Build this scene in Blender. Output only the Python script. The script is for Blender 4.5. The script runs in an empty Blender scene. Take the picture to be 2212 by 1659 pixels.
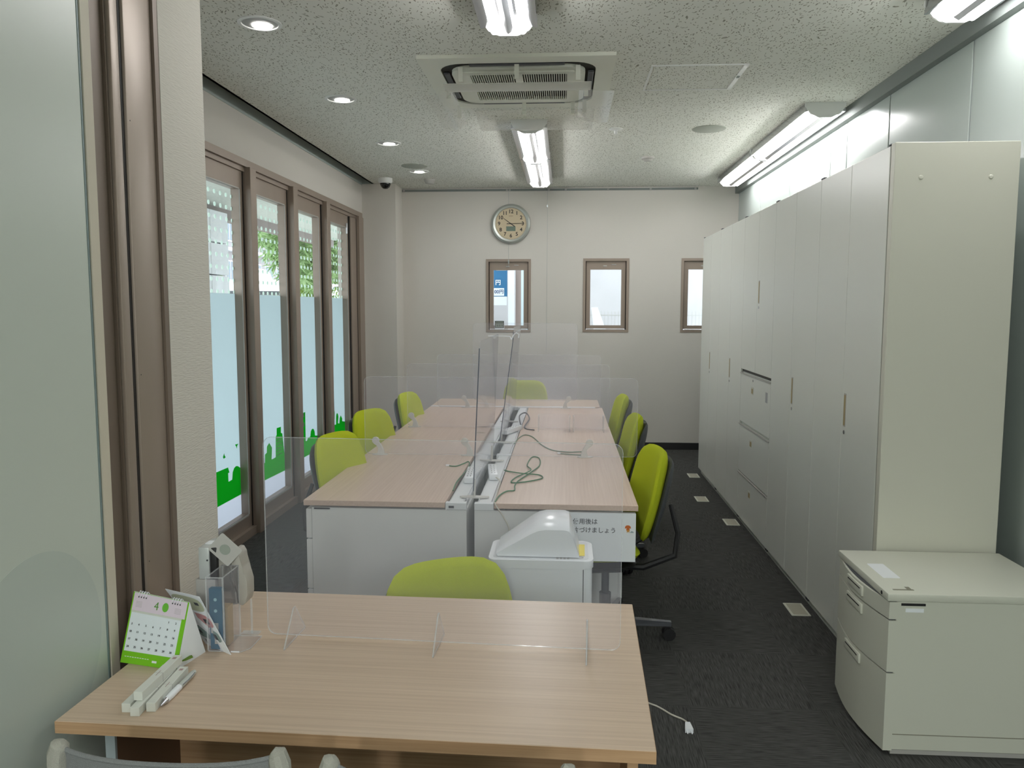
import bpy, bmesh, math, random
from mathutils import Vector, Matrix
random.seed(7)
S = bpy.context.scene
C = S.collection
PI = math.pi

# ------------------------------------------------------------------ camera, world, exposure
cam_d = bpy.data.cameras.new('camera')
cam = bpy.data.objects.new('camera', cam_d)
C.objects.link(cam)
F_PX, PITCH, YAW, ROLL = 1711.6, 0.0966637, 0.0659959, 0.0015872
fw = Vector((-math.sin(YAW)*math.cos(PITCH), math.cos(YAW)*math.cos(PITCH), -math.sin(PITCH)))
rt = Vector((math.cos(YAW), math.sin(YAW), 0))
up = rt.cross(fw)
c_, s_ = math.cos(ROLL), math.sin(ROLL)
rt2, up2 = c_*rt + s_*up, -s_*rt + c_*up
M = Matrix((rt2, up2, -fw)).transposed().to_4x4()
M.translation = Vector((0, 0, 1.55))
cam.matrix_world = M
cam_d.sensor_width = 36
cam_d.lens = F_PX/2212*36
cam_d.clip_start = 0.05
cam_d.clip_end = 200
S.camera = cam

w = bpy.data.worlds.new('overcast_sky')
S.world = w
w.use_nodes = True
bg = w.node_tree.nodes['Background']
bg.inputs[0].default_value = (0.86, 0.94, 1.0, 1)
bg.inputs[1].default_value = 1.6

S.view_settings.view_transform = 'Standard'
S.view_settings.look = 'None'
S.view_settings.gamma = 1
S.view_settings.exposure = 1.3
S.view_settings.use_curve_mapping = False
cy = S.cycles
cy.max_bounces = 10
cy.diffuse_bounces = 5
cy.glossy_bounces = 4
cy.transmission_bounces = 8
cy.transparent_max_bounces = 40
cy.caustics_reflective = False
cy.caustics_refractive = False
cy.sample_clamp_indirect = 6
# unseen fill lamps added behind the viewpoint, standing in for the office's other lighting
for i, (x, y) in enumerate(((-0.255, -1.2), (1.2, -1.2), (-0.255, -2.8), (1.2, -2.8), (-0.255, -4.4), (1.2, -4.4), (-0.255, -6.0), (1.2, -6.0))):
    ld = bpy.data.lights.new('rear_fill_lamp', 'AREA')
    ld.shape = 'RECTANGLE'; ld.size = 0.2; ld.size_y = 1.25
    ld.energy = 9.0 if y > -4 else 24.0; ld.color = (0.97, 1.0, 0.98)
    lo = bpy.data.objects.new('rear_fill_lamp', ld)
    lo.location = (x, y, 2.74)
    C.objects.link(lo)
TUBE = 14.5
DOWN = 9.0

# ------------------------------------------------------------------ materials
def lin(c):
    def f(v):
        v /= 255.0
        return v/12.92 if v <= 0.04045 else ((v+0.055)/1.055)**2.4
    return (f(c[0]), f(c[1]), f(c[2]), 1)

def mat(name, col, rough=0.5, metal=0.0, spec=0.5, bump=0.0, bscale=200.0, var=0.0, vscale=3.0, stretch=(1, 1, 1), coat=0.0):
    m = bpy.data.materials.new(name)
    m.use_nodes = True
    nt = m.node_tree
    b = nt.nodes['Principled BSDF']
    b.inputs['Base Color'].default_value = lin(col)
    b.inputs['Roughness'].default_value = rough
    b.inputs['Metallic'].default_value = metal
    b.inputs['Specular IOR Level'].default_value = spec
    if coat:
        b.inputs['Coat Weight'].default_value = coat
        b.inputs['Coat Roughness'].default_value = 0.12
    if bump or var:
        tc = nt.nodes.new('ShaderNodeNewGeometry')
        mp = nt.nodes.new('ShaderNodeMapping')
        mp.inputs['Scale'].default_value = stretch
        nt.links.new(tc.outputs['Position'], mp.inputs[0])
    if bump:
        n = nt.nodes.new('ShaderNodeTexNoise')
        n.inputs['Scale'].default_value = bscale
        n.inputs['Detail'].default_value = 3
        nt.links.new(mp.outputs[0], n.inputs[0])
        bp = nt.nodes.new('ShaderNodeBump')
        bp.inputs['Strength'].default_value = bump
        bp.inputs['Distance'].default_value = 0.002
        nt.links.new(n.outputs[0], bp.inputs['Height'])
        nt.links.new(bp.outputs[0], b.inputs['Normal'])
    if var:
        n = nt.nodes.new('ShaderNodeTexNoise')
        n.inputs['Scale'].default_value = vscale
        n.inputs['Detail'].default_value = 4
        nt.links.new(mp.outputs[0], n.inputs[0])
        mx = nt.nodes.new('ShaderNodeMix')
        mx.data_type = 'RGBA'
        a = lin(col)
        mx.inputs[6].default_value = tuple(max(0, v*(1-var)) for v in a[:3])+(1,)
        mx.inputs[7].default_value = tuple(min(1, v*(1+var)) for v in a[:3])+(1,)
        nt.links.new(n.outputs[0], mx.inputs[0])
        nt.links.new(mx.outputs[2], b.inputs['Base Color'])
    return m

def emit(name, col, st):
    m = bpy.data.materials.new(name)
    m.use_nodes = True
    nt = m.node_tree
    nt.nodes.remove(nt.nodes['Principled BSDF'])
    e = nt.nodes.new('ShaderNodeEmission')
    e.inputs[0].default_value = col
    e.inputs[1].default_value = st
    nt.links.new(e.outputs[0], nt.nodes['Material Output'].inputs[0])
    return m

def clear(name, tint=(0.93, 0.95, 0.97), haze=0.04, hz=(0.8, 0.82, 0.9), rough=0.03, ior=1.45):
    m = bpy.data.materials.new(name)
    m.use_nodes = True
    nt = m.node_tree
    nt.nodes.remove(nt.nodes['Principled BSDF'])
    t = nt.nodes.new('ShaderNodeBsdfTransparent')
    t.inputs[0].default_value = (*tint, 1)
    g = nt.nodes.new('ShaderNodeBsdfGlossy')
    g.inputs['Roughness'].default_value = rough
    fr = nt.nodes.new('ShaderNodeFresnel')
    fr.inputs[0].default_value = ior
    m1 = nt.nodes.new('ShaderNodeMixShader')
    ge = nt.nodes.new('ShaderNodeNewGeometry')      # only the outer face of the slab mirrors
    sb = nt.nodes.new('ShaderNodeMath'); sb.operation = 'SUBTRACT'; sb.inputs[0].default_value = 1
    nt.links.new(ge.outputs['Backfacing'], sb.inputs[1])
    ml = nt.nodes.new('ShaderNodeMath'); ml.operation = 'MULTIPLY'
    nt.links.new(fr.outputs[0], ml.inputs[0]); nt.links.new(sb.outputs[0], ml.inputs[1])
    nt.links.new(ml.outputs[0], m1.inputs[0])
    nt.links.new(t.outputs[0], m1.inputs[1])
    nt.links.new(g.outputs[0], m1.inputs[2])
    d = nt.nodes.new('ShaderNodeBsdfDiffuse')
    d.inputs[0].default_value = (*hz, 1)
    m2 = nt.nodes.new('ShaderNodeMixShader')
    m2.inputs[0].default_value = haze
    nt.links.new(m1.outputs[0], m2.inputs[1])
    nt.links.new(d.outputs[0], m2.inputs[2])
    nt.links.new(m2.outputs[0], nt.nodes['Material Output'].inputs[0])
    return m

def film(name, col, tr=0.8):
    m = bpy.data.materials.new(name)
    m.use_nodes = True
    nt = m.node_tree
    nt.nodes.remove(nt.nodes['Principled BSDF'])
    t = nt.nodes.new('ShaderNodeBsdfTranslucent')
    d = nt.nodes.new('ShaderNodeBsdfDiffuse')
    t.inputs[0].default_value = lin(col)
    d.inputs[0].default_value = lin(col)
    m1 = nt.nodes.new('ShaderNodeMixShader')
    m1.inputs[0].default_value = 1-tr
    nt.links.new(t.outputs[0], m1.inputs[1])
    nt.links.new(d.outputs[0], m1.inputs[2])
    nt.links.new(m1.outputs[0], nt.nodes['Material Output'].inputs[0])
    return m

def wood(name, c1, c2, axis='x', rough=0.35):
    m = bpy.data.materials.new(name)
    m.use_nodes = True
    nt = m.node_tree
    b = nt.nodes['Principled BSDF']
    b.inputs['Roughness'].default_value = rough
    tc = nt.nodes.new('ShaderNodeTexCoord')
    mp = nt.nodes.new('ShaderNodeMapping')
    mp.inputs['Scale'].default_value = (1.0, 75, 75) if axis == 'x' else (75, 1.0, 75)
    nt.links.new(tc.outputs['Object'], mp.inputs[0])
    n = nt.nodes.new('ShaderNodeTexNoise')
    n.inputs['Scale'].default_value = 1.6
    n.inputs['Detail'].default_value = 5
    n.inputs['Roughness'].default_value = 0.62
    nt.links.new(mp.outputs[0], n.inputs[0])
    r = nt.nodes.new('ShaderNodeValToRGB')
    r.color_ramp.elements[0].position = 0.36
    r.color_ramp.elements[0].color = lin(c1)
    r.color_ramp.elements[1].position = 0.64
    r.color_ramp.elements[1].color = lin(c2)
    nt.links.new(n.outputs[0], r.inputs[0])
    nt.links.new(r.outputs[0], b.inputs['Base Color'])
    return m

def ceiling_mat():
    m = mat('rock_wool_ceiling', (196, 199, 188), 0.95, spec=0.1)
    nt = m.node_tree
    b = nt.nodes['Principled BSDF']
    g = nt.nodes.new('ShaderNodeNewGeometry')
    nz = nt.nodes.new('ShaderNodeTexNoise')
    nz.inputs['Scale'].default_value = 9
    nz.inputs['Detail'].default_value = 2
    nt.links.new(g.outputs['Position'], nz.inputs[0])
    ad = nt.nodes.new('ShaderNodeVectorMath')
    ad.operation = 'MULTIPLY_ADD'
    ad.inputs[1].default_value = (0.09, 0.09, 0.0)
    nt.links.new(nz.outputs['Color'], ad.inputs[0])
    nt.links.new(g.outputs['Position'], ad.inputs[2])
    masks = []
    for rot, sc, th in ((0.5, (70, 22, 1), 0.16), (1.9, (64, 20, 1), 0.15), (2.7, (45, 36, 1), 0.13)):
        mp = nt.nodes.new('ShaderNodeMapping')
        mp.inputs['Rotation'].default_value = (0, 0, rot)
        mp.inputs['Scale'].default_value = sc
        nt.links.new(ad.outputs[0], mp.inputs[0])
        v = nt.nodes.new('ShaderNodeTexVoronoi')
        v.inputs['Scale'].default_value = 1
        v.voronoi_dimensions = '2D'
        nt.links.new(mp.outputs[0], v.inputs['Vector'])
        lt = nt.nodes.new('ShaderNodeMath')
        lt.operation = 'LESS_THAN'
        lt.inputs[1].default_value = th
        nt.links.new(v.outputs['Distance'], lt.inputs[0])
        sp = nt.nodes.new('ShaderNodeSeparateColor')
        nt.links.new(v.outputs['Color'], sp.inputs[0])
        g2 = nt.nodes.new('ShaderNodeMath')
        g2.operation = 'GREATER_THAN'
        g2.inputs[1].default_value = 0.6
        nt.links.new(sp.outputs[0], g2.inputs[0])
        mu = nt.nodes.new('ShaderNodeMath')
        mu.operation = 'MULTIPLY'
        nt.links.new(lt.outputs[0], mu.inputs[0])
        nt.links.new(g2.outputs[0], mu.inputs[1])
        masks.append(mu)
    mx1 = nt.nodes.new('ShaderNodeMath'); mx1.operation = 'MAXIMUM'
    nt.links.new(masks[0].outputs[0], mx1.inputs[0]); nt.links.new(masks[1].outputs[0], mx1.inputs[1])
    mx2 = nt.nodes.new('ShaderNodeMath'); mx2.operation = 'MAXIMUM'
    nt.links.new(mx1.outputs[0], mx2.inputs[0]); nt.links.new(masks[2].outputs[0], mx2.inputs[1])
    mx = nt.nodes.new('ShaderNodeMix'); mx.data_type = 'RGBA'
    mx.inputs[6].default_value = lin((226, 227, 220))
    mx.inputs[7].default_value = lin((150, 150, 138))
    nt.links.new(mx2.outputs[0], mx.inputs[0])
    nt.links.new(mx.outputs[2], b.inputs['Base Color'])
    return m

def carpet_mat():
    m = mat('charcoal_carpet', (54, 55, 56), 0.95, spec=0.15)
    nt = m.node_tree
    b = nt.nodes['Principled BSDF']
    g = nt.nodes.new('ShaderNodeNewGeometry')
    chk = nt.nodes.new('ShaderNodeTexChecker')
    chk.inputs['Scale'].default_value = 2.0
    nt.links.new(g.outputs['Position'], chk.inputs['Vector'])
    outs = []
    for sc in ((14, 260, 1), (260, 14, 1)):
        mp = nt.nodes.new('ShaderNodeMapping')
        mp.inputs['Scale'].default_value = sc
        nt.links.new(g.outputs['Position'], mp.inputs[0])
        n = nt.nodes.new('ShaderNodeTexNoise')
        n.inputs['Scale'].default_value = 1
        n.inputs['Detail'].default_value = 4
        nt.links.new(mp.outputs[0], n.inputs[0])
        outs.append(n)
    mixn = nt.nodes.new('ShaderNodeMix')
    nt.links.new(chk.outputs['Fac'], mixn.inputs[0])
    nt.links.new(outs[0].outputs[0], mixn.inputs[2])
    nt.links.new(outs[1].outputs[0], mixn.inputs[3])
    r = nt.nodes.new('ShaderNodeValToRGB')
    r.color_ramp.elements[0].position = 0.34
    r.color_ramp.elements[0].color = lin((55, 55, 54))
    r.color_ramp.elements[1].position = 0.68
    r.color_ramp.elements[1].color = lin((88, 88, 86))
    nt.links.new(mixn.outputs[0], r.inputs[0])
    nt.links.new(r.outputs[0], b.inputs['Base Color'])
    bp = nt.nodes.new('ShaderNodeBump')
    bp.inputs['Strength'].default_value = 0.5
    bp.inputs['Distance'].default_value = 0.003
    nt.links.new(mixn.outputs[0], bp.inputs['Height'])
    nt.links.new(bp.outputs[0], b.inputs['Normal'])
    return m

def dotted_glass():
    m = clear('dotted_glass', (0.95, 0.97, 0.97), 0.0, rough=0.0)
    nt = m.node_tree
    out = nt.nodes['Material Output']
    src = out.inputs[0].links[0].from_socket
    g = nt.nodes.new('ShaderNodeNewGeometry')
    sp = nt.nodes.new('ShaderNodeSeparateXYZ')
    nt.links.new(g.outputs['Position'], sp.inputs[0])
    sq = []
    for ax, per, off in (('Y', 0.085, 0.0), ('Z', 0.0775, 0.02)):
        a = nt.nodes.new('ShaderNodeMath'); a.operation = 'MULTIPLY_ADD'
        a.inputs[1].default_value = 1/per; a.inputs[2].default_value = off/per
        nt.links.new(sp.outputs[ax], a.inputs[0])
        f = nt.nodes.new('ShaderNodeMath'); f.operation = 'FRACT'
        nt.links.new(a.outputs[0], f.inputs[0])
        q = nt.nodes.new('ShaderNodeMath'); q.operation = 'MULTIPLY_ADD'
        q.inputs[1].default_value = per; q.inputs[2].default_value = -per/2
        nt.links.new(f.outputs[0], q.inputs[0])
        p = nt.nodes.new('ShaderNodeMath'); p.operation = 'MULTIPLY'
        nt.links.new(q.outputs[0], p.inputs[0]); nt.links.new(q.outputs[0], p.inputs[1])
        sq.append(p)
    sm = nt.nodes.new('ShaderNodeMath'); sm.operation = 'ADD'
    nt.links.new(sq[0].outputs[0], sm.inputs[0]); nt.links.new(sq[1].outputs[0], sm.inputs[1])
    lt = nt.nodes.new('ShaderNodeMath'); lt.operation = 'LESS_THAN'
    lt.inputs[1].default_value = 0.0135**2
    nt.links.new(sm.outputs[0], lt.inputs[0])
    tl = nt.nodes.new('ShaderNodeBsdfTranslucent')
    tl.inputs[0].default_value = (0.62, 0.72, 0.66, 1)
    mx = nt.nodes.new('ShaderNodeMixShader')
    nt.links.new(lt.outputs[0], mx.inputs[0])
    nt.links.new(src, mx.inputs[1])
    nt.links.new(tl.outputs[0], mx.inputs[2])
    nt.links.new(mx.outputs[0], out.inputs[0])
    return m

WALL = mat('wallpaper', (208, 204, 197), 0.9, spec=0.2, bump=0.35, bscale=60, stretch=(1, 1, 4))
WALLN = mat('ribbed_wallpaper', (204, 200, 191), 0.9, spec=0.2, bump=0.9, bscale=60, stretch=(0.6, 0.6, 5))
CEIL = ceiling_mat()
CARPET = carpet_mat()
BROWN = mat('brown_aluminium', (150, 136, 124), 0.42, 0.25, var=0.06, vscale=8, stretch=(1, 1, 0.1))
BROWND = mat('dark_brown_aluminium', (118, 104, 92), 0.5, 0.2)
SEAL = mat('black_rubber', (34, 30, 28), 0.7)
BLACK = mat('black_plastic', (30, 30, 32), 0.45)
DARKG = mat('dark_grey_plastic', (72, 75, 80), 0.5)
GREYM = mat('grey_channel', (120, 126, 124), 0.6)
GREYP = mat('grey_panel', (178, 187, 183), 0.22, spec=0.6)
ALU = mat('aluminium', (165, 172, 172), 0.35, 0.6)
CHROME = mat('chrome', (200, 200, 205), 0.15, 1.0)
STEELW = mat('cabinet_white', (216, 218, 211), 0.3, spec=0.5)
STEELC = mat('cabinet_cream', (204, 203, 190), 0.4)
PLW = mat('white_plastic', (236, 239, 244), 0.3)
PLC = mat('cream_plastic', (206, 207, 194), 0.45)
PLG = mat('light_grey_plastic', (176, 174, 170), 0.45)
CLIPM = mat('clip_grey', (206, 204, 200), 0.4)
DESKW = mat('desk_panel_white', (228, 229, 228), 0.45)
DUCT = mat('duct_white', (226, 229, 232), 0.4)
WOODP = wood('pale_woodgrain', (206, 180, 163), (217, 193, 176), 'y', 0.33)
WOODF = wood('oak_woodgrain', (196, 172, 149), (209, 186, 163), 'x', 0.33)
WOODE = wood('oak_edge_band', (176, 140, 104), (196, 160, 124), 'x', 0.45)
GREEN = mat('lime_fabric', (178, 190, 44), 0.9, spec=0.1, bump=0.5, bscale=500)
MESHG = mat('grey_mesh_fabric', (128, 130, 130), 0.85, bump=0.9, bscale=700)
MESHL = mat('light_grey_mesh_fabric', (168, 166, 156), 0.85, bump=0.9, bscale=700)
ACRYL = clear('clear_acrylic', (0.985, 0.985, 0.99), 0.05, (0.80, 0.80, 0.92), 0.08)
ACRYE = clear('acrylic_edge', (0.93, 0.94, 0.95), 0.22, (0.9, 0.92, 0.93), 0.1)
DEFW = clear('white_deflector', (0.95, 0.95, 0.93), 0.5, (0.8, 0.8, 0.76), 0.3)
DEFL = clear('frosted_deflector', (0.98, 0.98, 0.97), 0.09, (0.85, 0.86, 0.84), 0.2)
GLASS = clear('window_glass', (0.95, 0.97, 0.97), 0.0, rough=0.0)
DGLASS = dotted_glass()
FROST = film('frosted_film', (203, 212, 214), 0.95)
FROSTW = film('white_film', (214, 216, 222), 0.9)
FGREEN = film('green_film', (60, 214, 84), 0.8)
TUBEM = emit('fluorescent_tube', (1.0, 0.985, 0.97, 1), TUBE)
DOWNM = emit('downlight_lamp', (1.0, 0.97, 0.92, 1), DOWN)
PAPER = mat('white_paper', (236, 240, 244), 0.7)
INK = mat('black_ink', (40, 40, 44), 0.7)
TAN = mat('tan_recess', (176, 160, 116), 0.5)
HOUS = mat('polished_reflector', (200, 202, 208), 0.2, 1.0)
LIGHTW = mat('lamp_housing_white', (226, 228, 226), 0.35)
CONC = mat('concrete_plaster', (186, 183, 184), 0.9, var=0.1, vscale=2.5)
STONE = mat('white_stone', (230, 232, 234), 0.8, var=0.08, vscale=4)

# ------------------------------------------------------------------ geometry helpers
class MB:
    def __init__(self):
        self.bm = bmesh.new()
    def _bev(self, verts, bev, seg=2):
        if bev <= 0: return
        es = {e for v in verts for e in v.link_edges}
        bmesh.ops.bevel(self.bm, geom=list(es), offset=bev, segments=seg, profile=0.5, affect='EDGES')
    def box(self, x0, x1, y0, y1, z0, z1, bev=0.0, seg=2):
        vs = [self.bm.verts.new((x, y, z)) for x in (x0, x1) for y in (y0, y1) for z in (z0, z1)]
        for f in ((0, 1, 3, 2), (4, 6, 7, 5), (0, 4, 5, 1), (2, 3, 7, 6), (0, 2, 6, 4), (1, 5, 7, 3)):
            self.bm.faces.new([vs[i] for i in f])
        self._bev(vs, bev, seg)
        return self
    def prism(self, pts, ax, a0, a1, bev=0.0):
        def P(u, v, a):
            return {'x': (a, u, v), 'y': (u, a, v), 'z': (u, v, a)}[ax]
        A = [self.bm.verts.new(P(u, v, a0)) for u, v in pts]
        B = [self.bm.verts.new(P(u, v, a1)) for u, v in pts]
        n = len(pts)
        self.bm.faces.new(A[::-1]); self.bm.faces.new(B)
        for i in range(n):
            self.bm.faces.new((A[i], A[(i+1) % n], B[(i+1) % n], B[i]))
        self._bev(A+B, bev)
        return self
    def hexa(self, p):
        vs = [self.bm.verts.new(q) for q in p]
        for f in ((0, 1, 2, 3), (7, 6, 5, 4), (0, 4, 5, 1), (1, 5, 6, 2), (2, 6, 7, 3), (3, 7, 4, 0)):
            self.bm.faces.new([vs[i] for i in f])
        return self
    def tube(self, pts, r, n=8, caps=True, taper=None):
        pts = [Vector(p) for p in pts]
        rings = []
        prev = None
        for i, p in enumerate(pts):
            if i == 0: t = pts[1]-p
            elif i == len(pts)-1: t = p-pts[i-1]
            else: t = pts[i+1]-pts[i-1]
            t.normalize()
            if prev is None:
                a = Vector((0, 0, 1)) if abs(t.z) < 0.9 else Vector((1, 0, 0))
                u = t.cross(a).normalized()
            else:
                u = (prev - t*prev.dot(t)).normalized()
            prev = u
            v = t.cross(u)
            rr = r if taper is None else r*taper[i]
            rings.append([self.bm.verts.new(p + (u*math.cos(k*2*PI/n) + v*math.sin(k*2*PI/n))*rr) for k in range(n)])
        for a, b in zip(rings, rings[1:]):
            for k in range(n):
                self.bm.faces.new((a[k], a[(k+1) % n], b[(k+1) % n], b[k]))
        if caps:
            self.bm.faces.new(rings[0][::-1]); self.bm.faces.new(rings[-1])
        return self
    def cyl(self, p0, p1, r, n=20, r1=None):
        return self.tube([p0, p1], 1.0, n, True, [r, r if r1 is None else r1])
    def lathe(self, prof, c, n=32, ax='z', flip=1):
        c = Vector(c); rings = []
        for r, h in prof:
            ring = []
            for k in range(n):
                a = k*2*PI/n
                u, v = r*math.cos(a), r*math.sin(a)
                q = {'z': (u, v, h*flip), 'y': (u, h*flip, v), 'x': (h*flip, u, v)}[ax]
                ring.append(self.bm.verts.new(c+Vector(q)))
            rings.append(ring)
        for a, b in zip(rings, rings[1:]):
            for k in range(n):
                self.bm.faces.new((a[k], a[(k+1) % n], b[(k+1) % n], b[k]))
        if prof[0][0] > 1e-4: self.bm.faces.new(rings[0][::-1])
        if prof[-1][0] > 1e-4: self.bm.faces.new(rings[-1])
        bmesh.ops.remove_doubles(self.bm, verts=self.bm.verts[:], dist=1e-6)
        return self
    def pillow(self, fn, n=14, ex=4.5, te=6.0):
        """closed slab: fn(u, v, s) -> point, u,v in -1..1, s = -1..1 side; outline a superellipse"""
        top, bot = [], []
        N = 40
        for side, store in ((1, top), (-1, bot)):
            for i in range(n+1):
                r = (i/n)**0.7
                ring = []
                for k in range(N):
                    a = k*2*PI/N
                    ca, sa = math.cos(a), math.sin(a)
                    d = (abs(ca)**ex+abs(sa)**ex)**(-1/ex)
                    th = max(0.0, 1-r**te)**0.5
                    ring.append((fn(ca*d*r, sa*d*r, side*th)))
                store.append(ring)
        def mk(st):
            c = self.bm.verts.new(st[0][0])
            rs = [[self.bm.verts.new(p) for p in ring] for ring in st[1:]]
            return c, rs
        c1, r1 = mk(top); c2, r2 = mk(bot[:-1])
        r2.append(r1[-1])
        for c, rs, fl in ((c1, r1, 1), (c2, r2, -1)):
            for k in range(N):
                f = (c, rs[0][k], rs[0][(k+1) % N])
                self.bm.faces.new(f if fl > 0 else f[::-1])
            for a, b in zip(rs, rs[1:]):
                for k in range(N):
                    f = (a[k], b[k], b[(k+1) % N], a[(k+1) % N])
                    self.bm.faces.new(f if fl > 0 else f[::-1])
        return self
    def build(self, name, m, parent=None, smooth=True, local=False, stuff=False):
        bmesh.ops.recalc_face_normals(self.bm, faces=self.bm.faces[:])
        me = bpy.data.meshes.new(name)
        self.bm.to_mesh(me); self.bm.free()
        if parent is not None and not local:
            mw = Matrix.Identity(4); p = parent
            while p is not None:
                mw = p.matrix_basis @ mw; p = p.parent
            me.transform(mw.inverted())
        me.materials.append(m)
        if smooth:
            me.polygons.foreach_set('use_smooth', [True]*len(me.polygons))
            me.set_sharp_from_angle(angle=math.radians(35))
        o = bpy.data.objects.new(name, me)
        C.objects.link(o)
        o.parent = parent
        if stuff: o['kind'] = 'stuff'
        return o

def tag(o, label, cat, group=None, kind=None):
    o['label'] = label; o['category'] = cat
    if group: o['group'] = group
    if kind: o['kind'] = kind
    return o

def thing(name, label, cat, loc=(0, 0, 0), rz=0.0, group=None, kind=None):
    o = bpy.data.objects.new(name, None)
    o.empty_display_size = 0.1
    C.objects.link(o)
    o.location = loc; o.rotation_euler = (0, 0, rz)
    o.matrix_basis = Matrix.Translation(loc) @ Matrix.Rotation(rz, 4, 'Z')
    return tag(o, label, cat, group, kind)

def copy_tree(o, parent=None):
    c = o.copy(); C.objects.link(c); c.parent = parent
    for ch in list(o.children):
        copy_tree(ch, c)
    return c

def place(o, loc, rz):
    o.matrix_basis = Matrix.Translation(loc) @ Matrix.Rotation(rz, 4, 'Z')

def text(s, size, m, parent, loc, rot, name='lettering', al='CENTER', ext=0.0003, sx=1.0, bold=0.0):
    cu = bpy.data.curves.new(name, 'FONT')
    cu.body = s; cu.size = size; cu.align_x = al; cu.align_y = 'CENTER'
    cu.extrude = ext
    cu.offset = bold
    cu.resolution_u = 3
    tmp = bpy.data.objects.new(name, cu)
    me = bpy.data.meshes.new_from_object(tmp)
    bpy.data.objects.remove(tmp)
    me.name = name
    me.materials.clear()
    me.materials.append(m)
    o = bpy.data.objects.new(name, me)
    C.objects.link(o)
    o.parent = parent
    mw = Matrix.Identity(4); p = parent
    while p is not None:
        mw = p.matrix_basis @ mw; p = p.parent
    R = rot if isinstance(rot, Matrix) else Matrix.Rotation(rot[2], 4, 'Z') @ Matrix.Rotation(rot[1], 4, 'Y') @ Matrix.Rotation(rot[0], 4, 'X')
    o.matrix_basis = mw.inverted() @ Matrix.Translation(loc) @ R @ Matrix.Diagonal((sx, 1, 1, 1))
    return o

FR = (PI/2, 0, 0)   # lettering that faces -y
def rrect(x0, x1, y0, y1, r, n=5, corners=(1, 1, 1, 1)):
    out = []
    for (cx, cyy, a0, on) in ((x1-r, y1-r, 0, corners[0]), (x0+r, y1-r, PI/2, corners[1]), (x0+r, y0+r, PI, corners[2]), (x1-r, y0+r, 3*PI/2, corners[3])):
        if on:
            for k in range(n+1):
                a = a0+k*PI/2/n
                out.append((cx+r*math.cos(a), cyy+r*math.sin(a)))
        else:
            out.append((cx+(r if a0 in (0, 3*PI/2) else -r), cyy+(r if a0 in (0, PI/2) else -r)))
    return out

# ------------------------------------------------------------------ room shell
H = 2.83
XL, XR, YB = -2.13, 1.83, 8.68
b = MB().box(-2.6, 2.2, -7.2, 8.9, -0.1, 0.0)
tag(b.build('floor', CARPET, smooth=False), 'charcoal carpet floor with a fine woven pattern', 'floor', kind='structure')
b = MB().box(-2.02, XR, -7.2, YB, H, H+0.1)
tag(b.build('ceiling', CEIL, smooth=False), 'off-white ceiling flecked with short dark specks', 'ceiling', kind='structure')
# recessed curtain slot
b = MB().box(-2.3, -2.02, -7.2, YB, H+0.1, H+0.2); b.box(-2.3, -2.24, -7.2, YB, H-0.1, H+0.1); b.box(-2.3, -2.02, YB-0.05, YB+0.1, H, H+0.1); b.box(-2.24, -2.02, 8.33, 8.36, H+0.0005, H+0.1); b.box(-2.02, -2.0, 2.4, 8.33, H+0.0, H+0.101); b.box(-2.132, -2.126, 2.4, 8.33, H-0.012, H+0.1)
tag(b.build('trim_1', mat('slot_grey', (170, 180, 176), 0.7), smooth=False), 'dark grey recessed slot between the ceiling and the window wall', 'ceiling slot', kind='structure')

def wall_holes(x0, x1, z0, z1, holes, y0, y1):
    m = MB(); xs = x0
    for (a, bb, c, d) in holes:
        m.box(xs, a, y0, y1, z0, z1); m.box(a, bb, y0, y1, z0, c); m.box(a, bb, y0, y1, d, z1); xs = bb
    m.box(xs, x1, y0, y1, z0, z1)
    return m
BW = [(-0.86, -0.37, 1.275, 2.07), (0.195, 0.69, 1.28, 2.075), (1.245, 1.73, 1.28, 2.075)]
tag(wall_holes(-2.4, XR+0.02, 0, H, BW, YB, YB+0.16).build('wall_back', WALL, smooth=False), 'off-white papered back wall with three small windows', 'wall', kind='structure')
# right wall
b = MB().box(XR+0.02, XR+0.12, -7.2, YB, 0, H)
wr = tag(b.build('wall_right', GREYM, smooth=False), 'right wall of glossy pale grey panels above the cabinets', 'wall', kind='structure')
ys = [-7.2, -6.1, -5.0, -3.9, -2.8, -1.9, -0.95, 0.0, 0.95, 1.9, 2.87, 3.83, 4.75, 5.43, 5.75, 6.75, 7.75, 8.68]
for a, c in zip(ys, ys[1:]):
    MB().box(XR, XR+0.02, a+0.008, c-0.008, 0.0, 2.75, 0.002, 1).build('panel', GREYP, wr)
b = MB()
for k, y in enumerate(ys[1:-1]):
    ww = 0.035 if k in (9,) else 0.016
    b.box(XR+0.004, XR+0.0195, y-ww, y+ww, 0, 2.75)
b.build('joint_strip', ALU, wr, smooth=False)
tag(MB().box(1.79, XR+0.02, -7.2, YB, 2.75, H-0.0005).build('trim_2', GREYM, smooth=False), 'grey metal channel along the top of the right wall', 'channel', kind='structure')
# behind camera and window wall
tag(MB().box(-2.4, XR+0.1, -7.3, -7.2, 0, H).build('wall_front', WALL, smooth=False), 'off-white wall behind the viewpoint', 'wall', kind='structure')
b = MB()
b.box(XL-0.12, XL, 2.35, 8.33, 2.51, H-0.012)
b.box(XL-0.12, XL, 2.35, 3.55, 0, 2.51)
b.box(XL-0.12, XL, 8.2, 8.33, 0, 2.51)
tag(b.build('wall_left', WALL, smooth=False), 'off-white left wall above the tall brown-framed windows', 'wall', kind='structure')
tag(MB().box(-2.4, -1.775, 8.33, YB+0.02, 0, H-0.0003).build('wall_left_pillar', WALL, smooth=False), 'square papered pillar in the far left corner', 'pillar', kind='structure')
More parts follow.
